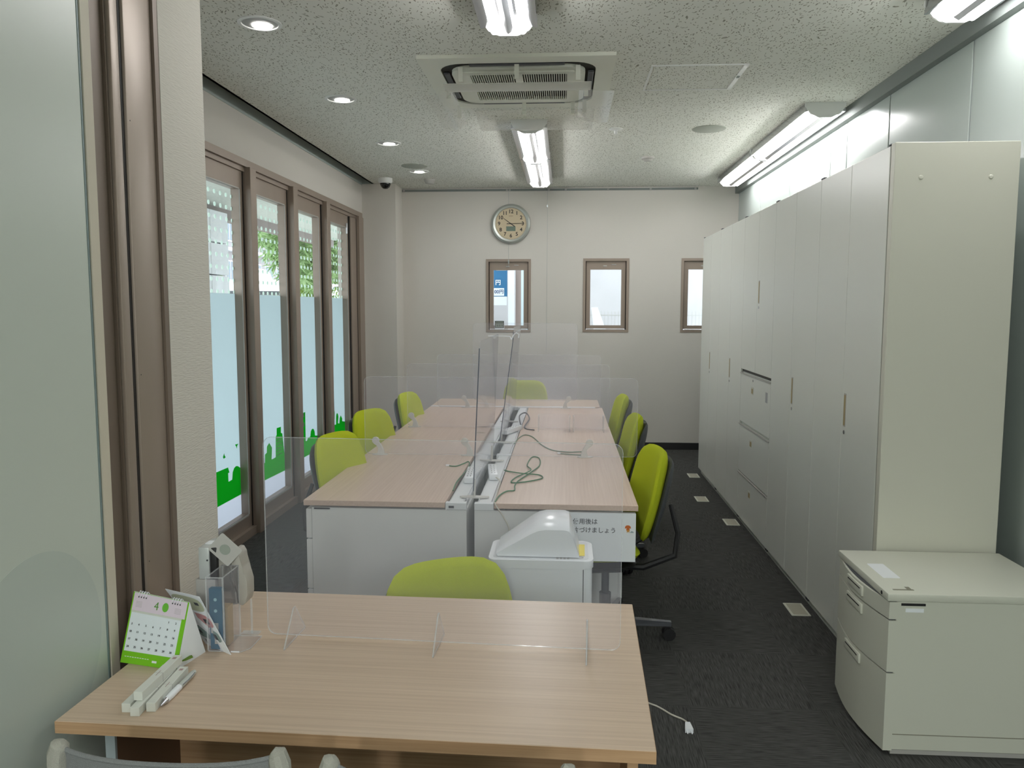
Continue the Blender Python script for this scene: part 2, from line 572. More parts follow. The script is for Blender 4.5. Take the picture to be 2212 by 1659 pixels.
# near-left partition: frosted panel, cream jamb, brown frame, papered stub
XP = -1.05
pn = tag(MB().box(XP-0.03, XP, -7.2, 1.70, 0, H-0.001).build('wall_left_panel', mat('pale_grey_green_panel', (192, 199, 189), 0.35, spec=0.5), smooth=False), 'smooth pale grey-green partition panel left of the front desk', 'partition', kind='structure')
b = MB()
b.box(XP-0.03, XP+0.001, 1.701, 1.706, 0, H-0.001); b.box(XP-0.03, XP-0.002, 1.7065, 1.712, 0, H-0.001)
b.build('gasket', mat('grey_gasket', (118, 134, 134), 0.5), pn, smooth=False)
MB().lathe([(0, 0), (0.217, 0), (0.217, 0.0012), (0, 0.0012)], (XP-0.0005, 1.465, 0.84), 64, 'x').build('circle_print', mat('pale_circle_print', (183, 192, 184), 0.35), pn)
tag(MB().box(XP-0.03, XP+0.002, 1.712, 1.745, 0, H-0.001).build('trim_3', mat('cream_jamb', (200, 192, 174), 0.6), smooth=False), 'narrow cream upright beside the grey-green partition', 'jamb', kind='structure')
jf = thing('trim_4', 'brown aluminium frame uprights stepping back beside the front desk', 'frame', (XP, 1.85, 0), kind='structure')
MB().box(XP-0.06, XP-0.03, 1.74, 1.905, 0, H-0.001).build('recessed_channel', BROWND, jf, smooth=False)
MB().box(XP-0.03, XP-0.022, 1.785, 1.79, 0, H-0.001).box(XP-0.03, XP-0.022, 1.842, 1.847, 0, H-0.001).build('rib', BROWND, jf, smooth=False)
MB().box(XP-0.03, XP-0.012, 1.85, 1.885, 0, H-0.001, 0.004).build('inner_upright', BROWN, jf)
MB().box(XP-0.05, XP-0.015, 1.889, 1.90, 0, H-0.001).build('seal', SEAL, jf, smooth=False)
q = MB().box(XP-0.05, XP-0.008, 1.901, 2.03, 0, H-0.001, 0.004)
q.build('outer_upright', BROWN, jf)
MB().box(XP-0.05, XP-0.001, 2.03, 2.052, 0, H-0.001).build('edge_strip', BROWND, jf, smooth=False)
b = MB()
for z in (0.9, 1.38, 2.0):
    b.cyl((XP-0.009, 1.913, z), (XP-0.0075, 1.913, z), 0.0016, 8)
b.build('screw', BLACK, jf)
tag(MB().box(XP-0.2, XP, 2.052, 2.30, 0, H-0.001).build('wall_left_stub', WALLN, smooth=False), 'ribbed off-white wallpapered wall end behind the card reader', 'wall', kind='structure')
tag(MB().box(-2.3, XP-0.2, 2.25, 2.35, 0, H-0.001).box(XP-0.2, XP-0.05, -7.2, 2.052, 0, H-0.002).build('wall_left_return', WALL, smooth=False), 'wall return hidden behind the wall end', 'wall', kind='structure')
tag(MB().box(-1.775, 1.83, YB-0.012, YB, 0, 0.075).build('baseboard_back', BLACK, smooth=False), 'black skirting along the back wall', 'baseboard', kind='structure')
tag(MB().box(-1.775, -1.763, 8.33, YB-0.012, 0, 0.075).box(XL, -1.763, 8.318, 8.33, 0, 0.075).build('baseboard_left', BLACK, smooth=False), 'black skirting round the far left pillar', 'baseboard', kind='structure')

# ------------------------------------------------------------------ tall left windows
GX = -2.180
wf = thing('window_frame', 'long brown aluminium frame holding the tall left windows', 'window frame', (XL, 5.9, 0), kind='structure')
b = MB()
b.box(-2.19, -2.095, 3.55, 8.2, 2.465, 2.512)
b.box(-2.19, -2.115, 3.55, 8.2, 2.435, 2.466)
b.build('head_rail', BROWN, wf, smooth=False)
MB().box(-2.19, -2.10, 3.55, 8.2, 0, 0.055).build('bottom_rail', BROWN, wf, smooth=False)
MB().box(-2.19, -2.085, 8.02, 8.2, 0.0, 2.465).box(-2.19, -2.115, 7.80, 8.02, 0.055, 2.44).build('jamb', BROWN, wf, smooth=False)
MB().box(-2.2, -2.113, 8.010, 8.021, 0.055, 2.44).box(-2.2, -2.124, 7.79, 7.801, 0.055, 2.44).build('seal', SEAL, wf, smooth=False)
panes = [(3.66, 4.29), (4.51, 5.14), (5.36, 5.985), (6.19, 6.815), (7.05, 7.70)]
mull = [(4.35, 4.45), (5.205, 5.305), (6.045, 6.145), (6.905, 7.0)]
for a, c in mull:
    MB().box(-2.186, -2.075, a, c, 0.0, 2.466, 0.002, 1).build('mullion', BROWN, wf)
    MB().box(-2.184, -2.126, a-0.010, a, 0.055, 2.44).build('seal', SEAL, wf, smooth=False)
sky_pts = {
 1: [(4.755, 0.29), (4.766, 0.513), (4.946, 0.509), (4.965, 0.471), (4.944, 0.472), (4.946, 0.414), (5.005, 0.416), (5.016, 0.463), (5.04, 0.485), (5.071, 0.493), (5.10, 0.487), (5.138, 0.468), (5.138, 0.285)],
 2: [(5.362, 0.293), (5.362, 0.417), (5.481, 0.416), (5.482, 0.43), (5.457, 0.455), (5.462, 0.521), (5.48, 0.548), (5.5, 0.555), (5.522, 0.54), (5.532, 0.508), (5.528, 0.458), (5.509, 0.435), (5.516, 0.416), (5.579, 0.414), (5.584, 0.475), (5.621, 0.482), (5.624, 0.526), (5.672, 0.545), (5.725, 0.501), (5.709, 0.413), (5.796, 0.414), (5.808, 0.571), (5.828, 0.579), (5.832, 0.632), (5.922, 0.629), (5.918, 0.582), (5.946, 0.574), (5.983, 0.407), (5.983, 0.274)],
 3: [(6.195, 0.291), (6.195, 0.664), (6.501, 0.667), (6.495, 0.419), (6.532, 0.417), (6.558, 0.437), (6.621, 0.438), (6.636, 0.48), (6.665, 0.495), (6.689, 0.496), (6.715, 0.488), (6.738, 0.464), (6.748, 0.426), (6.813, 0.417), (6.813, 0.286)],
 4: [(7.055, 0.332), (7.055, 0.421), (7.27, 0.425), (7.272, 0.455), (7.232, 0.527), (7.25, 0.565), (7.28, 0.59), (7.312, 0.591), (7.34, 0.575), (7.355, 0.554), (7.35, 0.488), (7.301, 0.438), (7.393, 0.428), (7.397, 0.482), (7.405, 0.52), (7.432, 0.535), (7.46, 0.52), (7.476, 0.493), (7.456, 0.432), (7.504, 0.421), (7.523, 0.473), (7.557, 0.495), (7.604, 0.457), (7.602, 0.43), (7.698, 0.413), (7.698, 0.289)],
}
names = ['first tall left window nearest the wall end, mostly hidden', 'tall left window with two green birds above a green house silhouette', 'tall left window with a green striped tower silhouette and pointed house',
         'tall left window with a green block silhouette with four square openings', 'farthest tall left window with slim green tree silhouettes']
for i, (a, c) in enumerate(panes):
    wn = thing('window_%d' % (i+1), names[i], 'window', (GX, (a+c)/2, 0), kind='structure')
    b = MB()
    b.box(-2.185, -2.13, a-0.05, a, 0.055, 2.435); b.box(-2.185, -2.13, c, c+0.06, 0.055, 2.435)
    b.box(-2.185, -2.13, a, c, 0.055, 0.15); b.box(-2.185, -2.13, a, c, 2.315, 2.435)
    b.build('sash', BROWN, wn, smooth=False)
    g = MB(); g.box(-2.135, -2.126, c+0.001, c+0.010, 0.15, 2.315); g.box(-2.135, -2.126, a, c, 0.138, 0.15); g.box(-2.135, -2.126, a, c, 2.315, 2.323)
    g.build('bead', PLG, wn, smooth=False)
    MB().box(GX-0.004, GX, a, c, 1.636, 2.315).build('pane', DGLASS, wn, smooth=False)
    MB().box(GX-0.004, GX, a, c, 0.15, 1.635).build('pane', GLASS, wn, smooth=False)
    MB().box(GX+0.001, GX+0.0015, a, c, 0.40, 1.635).build('frosted_film', FROST, wn, smooth=False)
    MB().box(GX+0.001, GX+0.0015, a, c, 0.15, 0.3995).build('white_film', FROSTW, wn, smooth=False)
    if i in sky_pts:
        MB().prism(sky_pts[i], 'x', GX+0.002, GX+0.0026).build('green_skyline', FGREEN, wn, smooth=False)
    if i == 1:
        MB().prism([(4.875, 0.589), (4.895, 0.612), (4.899, 0.598), (4.915, 0.582), (4.888, 0.577)], 'x', GX+0.002, GX+0.0026).prism([(5.066, 0.638), (5.119, 0.636), (5.099, 0.624), (5.095, 0.606), (5.084, 0.622)], 'x', GX+0.002, GX+0.0026).build('bird_print', FGREEN, wn, smooth=False)
    if i == 2:
        q = MB()
        for k in range(6): q.box(GX+0.0027, GX+0.003, 5.82, 5.93, 0.42+k*0.026, 0.424+k*0.026)
        q.build('white_stripe', FROSTW, wn, smooth=False)
    if i == 3:
        q = MB()
        for yy in (6.385, 6.44):
            for zz in (0.55, 0.63): q.box(GX+0.0027, GX+0.003, yy, yy+0.03, zz, zz+0.035)
        q.build('window_print', FROSTW, wn, smooth=False)
    if i == 4:
        MB().box(-2.128, -2.115, 7.685, 7.70, 2.26, 2.36, 0.003).build('latch', PLW, wn)

# ------------------------------------------------------------------ small back windows
blab = ['small brown-framed back window under the clock, blue sign outside', 'middle small back window facing a pale plaster wall', 'small back window partly hidden by the cabinet row']
for i, (x0, x1, z0, z1) in enumerate(BW):
    wn = thing('window_%d' % (i+6), blab[i], 'window', ((x0+x1)/2, YB, z0), kind='structure')
    t = 0.028
    b = MB()
    for (a, bb, c, d) in ((x0, x0+t, z0, z1), (x1-t, x1, z0, z1), (x0+t, x1-t, z1-t, z1), (x0+t, x1-t, z0, z0+t)):
        b.box(a, bb, YB-0.006, YB+0.1, c, d)
    b.build('casing', BROWN, wn, smooth=False)
    b = MB(); s = 0.072
    for (a, bb, c, d) in ((x0+t+0.008, x0+s+0.008, z0+t+.01, z1-t), (x1-s-0.008, x1-t-0.008, z0+t+.01, z1-t), (x0+s+.008, x1-s-.008, z1-0.118, z1-t), (x0+s+.008, x1-s-.008, z0+t+.01, z0+0.075)):
        b.box(a, bb, YB+0.03, YB+0.07, c, d)
    b.build('sash', BROWN, wn, smooth=False)
    MB().box(x0+t, x0+t+0.008, YB+0.04, YB+0.08, z0+t, z1-t).box(x1-t-0.008, x1-t, YB+0.04, YB+0.08, z0+t, z1-t).build('seal', SEAL, wn, smooth=False)
    MB().box(x0+s+.008, x1-s-.008, YB+0.048, YB+0.053, z0+0.075, z1-0.118).build('pane', GLASS, wn, smooth=False)
    xm = (x0+x1)/2
    MB().box(xm-0.03, xm+0.01, YB+0.022, YB+0.03, z1-0.085, z1-0.073, 0.002).box(xm+0.06, xm+0.11, YB+0.022, YB+0.03, z1-0.07, z1-0.062, 0.002).build('latch', PLG, wn)
    MB().box(x0+t+0.02, x1-t-0.02, YB+0.004, YB+0.014, z0+t, z0+t+0.006).build('sill_strip', PLG, wn, smooth=False)

# ------------------------------------------------------------------ outside
tag(MB().box(-60, XL-0.2, -5, 70, -0.35, -0.3).box(-2.33, 8, 8.9, 70, -0.35, -0.3).build('ground', mat('pale_paving', (212, 212, 208), 0.9), smooth=False), 'grey paved ground outside the windows', 'ground', kind='structure')
cn = thing('canopy', 'grey concrete canopy over the left windows with a darker edge beam', 'canopy', (-3.2, 6, 2.9), kind='structure')
MB().hexa([(-4.1, 1.5, 2.72), (-2.26, 1.5, 3.0), (-2.26, 14, 3.0), (-4.1, 14, 2.72), (-4.1, 1.5, 3.1), (-2.26, 1.5, 3.1), (-2.26, 14, 3.1), (-4.1, 14, 3.1)]).build('canopy_slab', mat('grey_concrete', (206, 210, 202), 0.9, var=0.15, vscale=30), cn, smooth=False)
MB().box(-4.25, -4.1, 1.5, 14, 2.60, 3.1).build('edge_beam', mat('brown_grey_beam', (140, 130, 126), 0.8), cn, smooth=False)
def stone_pillar(x0, x1, y0, y1, zt, label, n):
    t = thing('stone_pillar', label, 'pillar', ((x0+x1)/2, (y0+y1)/2, -0.3), group=None)
    z = -0.3; h = (zt+0.3)/n
    mesh = None
    for k in range(n):
        for j in range(2):
            ym = (y0+y1)/2
            a, c = (y0, ym-0.004) if j == 0 else (ym+0.004, y1)
            if mesh is None:
                first = MB().box(x0, x1, a, c, z, z+h-0.012, 0.006, 1).build('stone_block', STONE, t); mesh = first; base = (a, z)
            else:
                o = mesh.copy(); C.objects.link(o); o.parent = t
                o.matrix_basis = Matrix.Translation((0, a-base[0], z-base[1]))
            
        z += h
    return t
stone_pillar(-4.55, -4.0, 8.35, 9.3, 2.66, 'white stone block pillar seen through the window with birds', 8)
stone_pillar(-8.6, -8.0, 26.2, 28.3, 2.7, 'distant white stone block pillar beside the dark green tree', 6)
ap = thing('apartment_building', 'pale apartment building with rows of windows behind the trees', 'building', (-26, 40, -0.3))
MB().box(-27, -25, 12, 90, -0.3, 16).build('wall', mat('pale_render', (158, 152, 153), 0.9), ap, smooth=False)
wm = mat('dark_window_glass', (96, 110, 122), 0.15); whm = PLW
fr0 = None
for fl in range(4):
    for k in range(16):
        y = 34 + k*2.6; z = 0.6+fl*2.9
        if fr0 is None:
            f0 = MB().box(-25.0, -24.93, y, y+1.7, z, z+1.5).build('window', whm, ap, smooth=False)
            p0 = MB().box(-24.93, -24.91, y+0.08, y+0.78, z+0.08, z+1.42).box(-24.93, -24.91, y+0.92, y+1.62, z+0.08, z+1.42).build('pane', wm, f0, smooth=False)
            fr0 = f0; o0 = (y, z)
        else:
            f1 = f0.copy(); C.objects.link(f1); f1.parent = ap; f1.matrix_basis = Matrix.Translation((0, y-o0[0], z-o0[1]))
            p1 = p0.copy(); C.objects.link(p1); p1.parent = f1
for fl in range(4):
    MB().box(-24.9, -24.3, 33, 76, 2.75+fl*2.9, 2.95+fl*2.9).build('balcony_slab', whm, ap, smooth=False)

def foliage(center, rad, n, ll, lw, seed):
    rnd = random.Random(seed)
    m = MB()
    for i in range(n):
        while True:
            p = Vector((rnd.uniform(-1, 1), rnd.uniform(-1, 1), rnd.uniform(-1, 1)))
            if 0.35 < p.length < 1: break
        f = 1 + 0.18*math.sin(p.x*5+seed)*math.cos(p.y*6)
        c = Vector((center[0]+p.x*rad[0]*f, center[1]+p.y*rad[1]*f, center[2]+p.z*rad[2]*f))
        # rosette of drooping leaves
        for k in range(5):
            a = rnd.uniform(0, 2*PI)
            d = Vector((math.cos(a), math.sin(a), rnd.uniform(-0.9, 0.25))).normalized()
            s = d.cross(Vector((0, 0, 1))).normalized()*lw*0.5
            L = ll*rnd.uniform(0.7, 1.2)
            v = [m.bm.verts.new(c), m.bm.verts.new(c+d*L*0.5+s), m.bm.verts.new(c+d*L+Vector((0, 0, -L*0.2))), m.bm.verts.new(c+d*L*0.5-s)]
            m.bm.faces.new(v)
    return m
LEAF1 = mat('leaf_green', (160, 190, 132), 0.5, var=0.35, vscale=4)
LEAF2 = mat('bright_leaf_green', (178, 205, 90), 0.5, var=0.3, vscale=4)
BARK = mat('bark', (96, 80, 66), 0.9)
def tree(label, x, y, cz, rad, n, ll, lw, lm, seed):
    t = thing('tree', label, 'tree', (x, y, -0.3))
    foliage((x, y, cz), rad, n, ll, lw, seed).build('foliage', lm, t, smooth=False, stuff=True)
    m = MB().tube([(x, y, -0.3), (x+0.05, y, cz*0.5), (x, y+0.05, cz)], 0.12, 8, True, [1.2, 0.9, 0.4])
    for k in range(6):
        a = k*1.05
        m.tube([(x, y, cz*0.55), (x+math.cos(a)*rad[0]*0.5, y+math.sin(a)*rad[1]*0.5, cz+rad[2]*0.3)], 0.04, 6, True, [1, 0.4])
    m.build('trunk', BARK, t)
tree('tall leafy tree with long drooping leaves outside the middle windows', -5.0, 15.9, 3.6, (1.0, 2.7, 1.75), 4200, 0.22, 0.055, LEAF1, 3)
tree('small bright green bush filling the lower middle window view', -5.2, 16.4, 1.15, (0.9, 1.4, 0.85), 1200, 0.13, 0.04, LEAF2, 5)
tree('bright yellow-green shrub beside the white stone pillar', -6.0, 12.2, 1.9, (0.6, 0.8, 1.25), 1200, 0.10, 0.035, LEAF2, 9)
kk = thing('kiosk', 'small white domed kiosk with dark eaves beyond the second window', 'kiosk', (-8.4, 21.6, -0.3))
MB().lathe([(1.5, 1.95), (1.2, 2.1), (0.75, 2.22), (0.45, 2.3), (0.4, 2.45), (0.25, 2.56), (0, 2.6)], (-8.4, 21.2, 0), 24).build('roof', STONE, kk)
MB().lathe([(0, 1.86), (1.62, 1.86), (1.62, 1.95), (0, 1.95)], (-8.4, 21.2, 0), 24).build('eaves', DARKG, kk)
MB().box(-9.3, -7.5, 20.3, 22.1, -0.3, 1.86).build('wall', PLG, kk, smooth=False)
# neighbouring wall behind the building
nb = tag(MB().box(-2.2, 4.5, 11.4, 11.6, -0.3, 5).build('wall_neighbour', CONC, smooth=False), 'pale stained plaster wall of the neighbouring building', 'wall', kind='structure')
sg = thing('street_sign', 'blue and white price sign outside the window under the clock', 'sign', (-0.98, 10.5, 0))
MB().box(-1.3, -0.76, 10.5, 10.53, 1.69, 2.06).build('board', mat('sign_blue', (48, 112, 156), 0.5), sg, smooth=False)
MB().box(-1.3, -0.80, 10.494, 10.499, 1.70, 1.80).box(-1.3, -0.765, 10.494, 10.499, 1.575, 1.69).box(-0.905, -0.77, 10.494, 10.499, 2.03, 2.05).build('white_panel', PLW, sg, smooth=False)
text('円', 0.075, PLW, sg, (-0.88, 10.493, 1.87), FR, bold=0.002)
text('00円', 0.062, mat('sign_ink', (40, 70, 120), 0.6), sg, (-0.868, 10.492, 1.75), FR, bold=0.001)
MB().box(-1.25, -1.2, 10.53, 10.58, -0.3, 2.0).build('post', ALU, sg, smooth=False)
tag(MB().box(-0.745, -0.665, 10.45, 10.53, -0.3, 3.2, 0.005).build('pole', PLW), 'white square post outside the window under the clock', 'post')
tag(MB().box(-0.655, -0.58, 10.6, 10.68, -0.3, 3.2, 0.005).build('pole', mat('rusty_brown', (150, 132, 124), 0.7)), 'brown post beside the white post outside the back window', 'post')
tag(MB().box(-0.56, -0.42, 10.2, 10.3, -0.3, 3.2, 0.01).build('drain_pipe', mat('pale_blue_pipe', (206, 222, 230), 0.5)), 'wide pale blue upright pipe outside the back window', 'pipe')
fn = thing('fence', 'white wire fence low outside the middle and right back windows', 'fence', (1.2, 10.4, -0.3))
b = MB()
for k in range(60): b.box(0.2+k*0.045, 0.206+k*0.045, 10.4, 10.406, -0.3, 1.50)
b.build('bars', PLG, fn, smooth=False, stuff=True)
MB().box(0.2, 2.9, 10.395, 10.41, 1.44, 1.455).box(0.2, 2.9, 10.395, 10.41, 0.5, 0.515).build('rail', PLG, fn, smooth=False)
tag(MB().hexa([(0.38, 10.2, 1.2), (0.55, 10.2, 1.2), (0.42, 10.2, 1.55), (0.34, 10.2, 1.55), (0.38, 10.3, 1.2), (0.55, 10.3, 1.2), (0.42, 10.3, 1.55), (0.34, 10.3, 1.55)]).box(0.38, 0.55, 10.2, 10.3, -0.3, 1.2).build('signboard', PLW, smooth=False), 'white slanted board outside the middle back window', 'board')

# ------------------------------------------------------------------ ceiling fittings
def fluorescent(x, y0, y1, label, first=[None]):
    t = thing('ceiling_light', label, 'ceiling light', (x, (y0+y1)/2, H), group='twin tube ceiling lights')
    L = y1-y0; yc = (y0+y1)/2
    # shallow curved wing reflector
    prof = [(-0.118, 0.0), (-0.126, -0.056), (-0.122, -0.057), (-0.088, -0.050), (0.088, -0.050), (0.122, -0.057), (0.126, -0.056), (0.118, 0.0)]
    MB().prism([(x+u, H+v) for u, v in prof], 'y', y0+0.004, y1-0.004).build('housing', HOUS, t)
    ridge = [(-0.030, -0.050), (-0.022, -0.080), (0, -0.094), (0.022, -0.080), (0.030, -0.050)]
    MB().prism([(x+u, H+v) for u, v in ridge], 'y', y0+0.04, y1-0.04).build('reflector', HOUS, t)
    for s in (-1, 1):
        e = MB()
        pr = [(-0.125, 0), (-0.125, -0.025), (-0.09, -0.07), (-0.04, -0.092), (0.04, -0.092), (0.09, -0.07), (0.125, -0.025), (0.125, 0)]
        ye = y0 if s < 0 else y1-0.012
        e.prism([(x+u, H+v) for u, v in pr], 'y', ye, ye+0.012)
        e.build('end_cap', LIGHTW, t)
        MB().cyl((x+s*0.063, y0+0.02, H-0.074), (x+s*0.063, y1-0.02, H-0.074), 0.0155, 14).build('tube_lamp', TUBEM, t)
    return t
fluorescent(-0.255, 2.32, 3.62, 'twin tube ceiling light at the top edge, nearest in the centre row')
fluorescent(-0.255, 5.57, 6.74, 'twin tube ceiling light just beyond the air conditioner')
fluorescent(-0.255, 6.76, 8.06, 'twin tube ceiling light closest to the clock wall, centre row')
fluorescent(1.62, 2.28, 3.57, 'twin tube ceiling light in the top right corner by the grey panels')
fluorescent(1.62, 5.22, 6.70, 'twin tube ceiling light above the cabinets, with its near end cap showing')
fluorescent(1.62, 6.72, 8.10, 'twin tube ceiling light above the farthest cabinets in the corner')

dl = None
for y, lab in ((3.65, 'nearest and largest round recessed downlight in the left row'), (4.96, 'second recessed downlight from the camera in the left row'),
               (6.29, 'third recessed downlight in the left row'), (7.59, 'farthest recessed downlight, beside the round ceiling speaker')):
    if dl is None:
        dl = thing('downlight', lab, 'downlight', (-1.39, y, H), group='recessed downlights along the windows')
        MB().lathe([(0.098, 0.0), (0.098, 0.004), (0.082, 0.006), (0.08, 0.003), (0.08, 0.0)], (0, 0, 0), 32, flip=-1).build('rim', LIGHTW, dl, local=True)
        MB().lathe([(0.082, 0.0015), (0.0, 0.0015)], (0, 0, 0), 32, flip=-1).build('reflector', LIGHTW, dl, local=True)
        MB().lathe([(0.0, 0.0025), (0.045, 0.0025), (0.045, 0.0045), (0, 0.0045)], (0, 0.028, 0), 32, flip=-1).build('lamp', DOWNM, dl, local=True)
        d = dl
    else:
        d = copy_tree(dl); place(d, (-1.39, y, H), 0); d['label'] = lab
def disc(name, lab, cat, x, y, prof, m, group=None):
    t = tag(MB().lathe(prof, (x, y, H), 32, flip=-1).build(name, m), lab, cat, group); return t
spk = mat('speaker_grille', (170, 174, 164), 0.8, bump=1.0, bscale=900)
disc('ceiling_speaker', 'round flat ceiling speaker to the left, near the far downlight', 'speaker', -1.376, 7.30, [(0, 0.008), (0.11, 0.008), (0.12, 0.004), (0.12, 0)], spk, 'round ceiling speakers')
disc('ceiling_speaker', 'round flat ceiling speaker on the right of the ceiling', 'speaker', 1.025, 5.93, [(0, 0.008), (0.11, 0.008), (0.12, 0.004), (0.12, 0)], spk, 'round ceiling speakers')
disc('sprinkler', 'small round sprinkler between air conditioner and right speaker', 'sprinkler', 0.357, 5.9, [(0, 0.035), (0.012, 0.035), (0.012, 0.012), (0.03, 0.008), (0.05, 0.003), (0.05, 0)], LIGHTW, 'small ceiling detectors')
disc('smoke_detector', 'small grey round detector right of the centre lights', 'smoke detector', 0.70, 7.0, [(0, 0.035), (0.03, 0.033), (0.04, 0.02), (0.055, 0.015), (0.055, 0)], PLG, 'small ceiling detectors')
disc('smoke_detector', 'pale square-ish detector beside the far downlight near the back wall', 'smoke detector', -1.37, 8.08, [(0, 0.045), (0.04, 0.043), (0.055, 0.02), (0.06, 0)], PLG, 'small ceiling detectors')
dc = thing('dome_camera', 'white security camera with a black dome near the corner pillar', 'camera', (-1.80, 8.0, H))
MB().lathe([(0, 0.05), (0.06, 0.05), (0.07, 0.035), (0.07, 0)], (-1.80, 7.98, H), 32, flip=-1).build('mount', LIGHTW, dc)
MB().lathe([(0.052, 0.048), (0.052, 0.062), (0.042, 0.086), (0.022, 0.102), (0, 0.106)], (-1.80, 7.98, H), 32, flip=-1).build('dome', mat('black_gloss', (16, 16, 18), 0.08), dc)
ah = thing('access_hatch', 'square ceiling access hatch with thin metal edges', 'hatch', (0.7, 4.62, H))
MB().box(0.47, 0.93, 4.405, 4.86, H-0.002, H).build('lid', CEIL, ah, smooth=False)
b = MB()
for (x0, x1, y0, y1) in ((0.45, 0.462, 4.39, 4.875), (0.938, 0.962, 4.39, 4.875), (0.462, 0.938, 4.39, 4.4), (0.462, 0.938, 4.865, 4.875)): b.box(x0, x1, y0, y1, H-0.005, H)
b.build('edge_frame', LIGHTW, ah, smooth=False)
MB().box(0.943, 0.957, 4.6, 4.63, H-0.008, H-0.004).build('catch', GREYM, ah, smooth=False)

# air conditioner cassette
ac = thing('air_conditioner', 'white ceiling cassette air conditioner with clear plastic air deflectors', 'air conditioner', (-0.27, 4.62, H))
ACW = mat('cassette_white', (226, 227, 216), 0.45)
AX0, AX1, AY0, AY1 = -0.77, 0.25, 4.15, 5.17
xc, yc = (AX0+AX1)/2, (AY0+AY1)/2
def ring(m, outer, inner, z0, z1):
    n = len(outer)
    a = [m.bm.verts.new((*p, z0)) for p in outer]; bq = [m.bm.verts.new((*p, z0)) for p in inner]
    c = [m.bm.verts.new((*p, z1)) for p in outer]; d = [m.bm.verts.new((*p, z1)) for p in inner]
    for i in range(n):
        j = (i+1) % n
        m.bm.faces.new((a[i], a[j], bq[j], bq[i])); m.bm.faces.new((c[i], d[i], d[j], c[j]))
        m.bm.faces.new((a[i], c[i], c[j], a[j])); m.bm.faces.new((bq[i], bq[j], d[j], d[i]))
    return m
rr = lambda hw, r: rrect(xc-hw, xc+hw, yc-hw, yc+hw, r, 6)
ring(MB(), rr(0.51, 0.004), rr(0.415, 0.13), H-0.018, H).build('panel_frame', ACW, ac)
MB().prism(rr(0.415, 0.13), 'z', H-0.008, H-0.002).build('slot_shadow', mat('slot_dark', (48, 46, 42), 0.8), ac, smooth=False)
ring(MB(), rr(0.36, 0.11), rr(0.30, 0.02), H-0.026, H-0.009).build('inner_frame', ACW, ac)
ring(MB(), rr(0.302, 0.02), rr(0.262, 0.01), H-0.034, H-0.009).build('grille_frame', ACW, ac)
MB().box(xc-0.262, xc+0.262, yc-0.262, yc+0.262, H-0.014, H-0.010).build('grille_back', SEAL, ac, smooth=False)
b = MB()
for k in range(42):
    x = xc-0.262+(k+0.5)*0.524/42
    b.box(x-0.0022, x+0.0022, yc-0.262, yc+0.262, H-0.030, H-0.018)
b.build('grille_slats', ACW, ac, smooth=False, stuff=True)
MB().box(xc-0.262, xc+0.262, yc-0.03, yc+0.03, H-0.033, H-0.012).box(xc-0.02, xc+0.02, yc-0.262, yc+0.0, H-0.0335, H-0.012).build('grille_bar', ACW, ac, smooth=False)
for nm, pts in (('vane', (xc-0.25, xc+0.25, yc-0.405, yc-0.375)), ('vane', (xc-0.25, xc+0.25, yc+0.375, yc+0.405)), ('vane', (xc-0.405, xc-0.375, yc-0.25, yc+0.25)), ('vane', (xc+0.375, xc+0.405, yc-0.25, yc+0.25))):
    MB().box(pts[0], pts[1], pts[2], pts[3], H-0.022, H-0.012, 0.002, 1).build(nm, DARKG, ac)
def deflector(pts):
    # curved clear sheet swept between two edges: pts = list of section points (x,y,z) pairs
    m = MB(); prev = None
    for p, q in pts:
        a, c = m.bm.verts.new(p), m.bm.verts.new(q)
        a2, c2 = m.bm.verts.new((p[0], p[1], p[2]+0.003)), m.bm.verts.new((q[0], q[1], q[2]+0.003))
        cur = (a, c, c2, a2)
        if prev:
            for i in range(4):
                m.bm.faces.new((prev[i], cur[i], cur[(i+1) % 4], prev[(i+1) % 4]))
        else: m.bm.faces.new(cur)
        prev = cur
    m.bm.faces.new(prev[::-1])
    return m
zc = [(-0.15, 0.04), (-0.07, 0.015), (0.0, 0.0), (0.07, -0.003), (0.12, 0.0)]
deflector([((xc-0.39, 4.30+t, 2.72+dz), (xc+0.39, 4.30+t, 2.72+dz)) for t, dz in ((-0.02, 0.0), (0.02, -0.004), (0.06, -0.006), (0.10, -0.004), (0.14, 0.0))]).build('front_deflector', DEFW, ac)
deflector([((xc-0.30, 5.02+t, 2.72+dz), (xc+0.43, 5.02+t, 2.72+dz)) for t, dz in ((0.0, 0.04), (0.08, 0.01), (0.2, 0), (0.3, -0.006), (0.38, 0.0))]).build('rear_deflector', DEFL, ac)
deflector([((xc-0.40-t, 4.50, 2.72+dz), (xc-0.40-t, 5.28, 2.70+dz)) for t, dz in ((-0.02, 0.05), (0.02, 0.015), (0.08, 0), (0.13, 0.0))]).build('left_deflector', DEFL, ac)
deflector([((xc+0.35+t, 4.46, 2.72+dz), (xc+0.35+t, 5.2, 2.72+dz)) for t, dz in ((-0.02, 0.03), (0.03, 0.01), (0.10, 0), (0.17, 0.0))]).build('right_deflector', DEFL, ac)
b = MB()
for (x, y) in ((xc, 4.26), (xc-0.3, 4.30), (xc+0.32, 4.30), (xc-0.41, 4.62), (xc-0.41, 5.1), (xc+0.37, 4.62), (xc+0.37, 5.0), (xc, 5.03), (xc+0.3, 5.03)):
    b.box(x-0.012, x+0.012, y-0.004, y+0.004, 2.735, H-0.018)
b.build('hanger', ACW, ac, smooth=False)

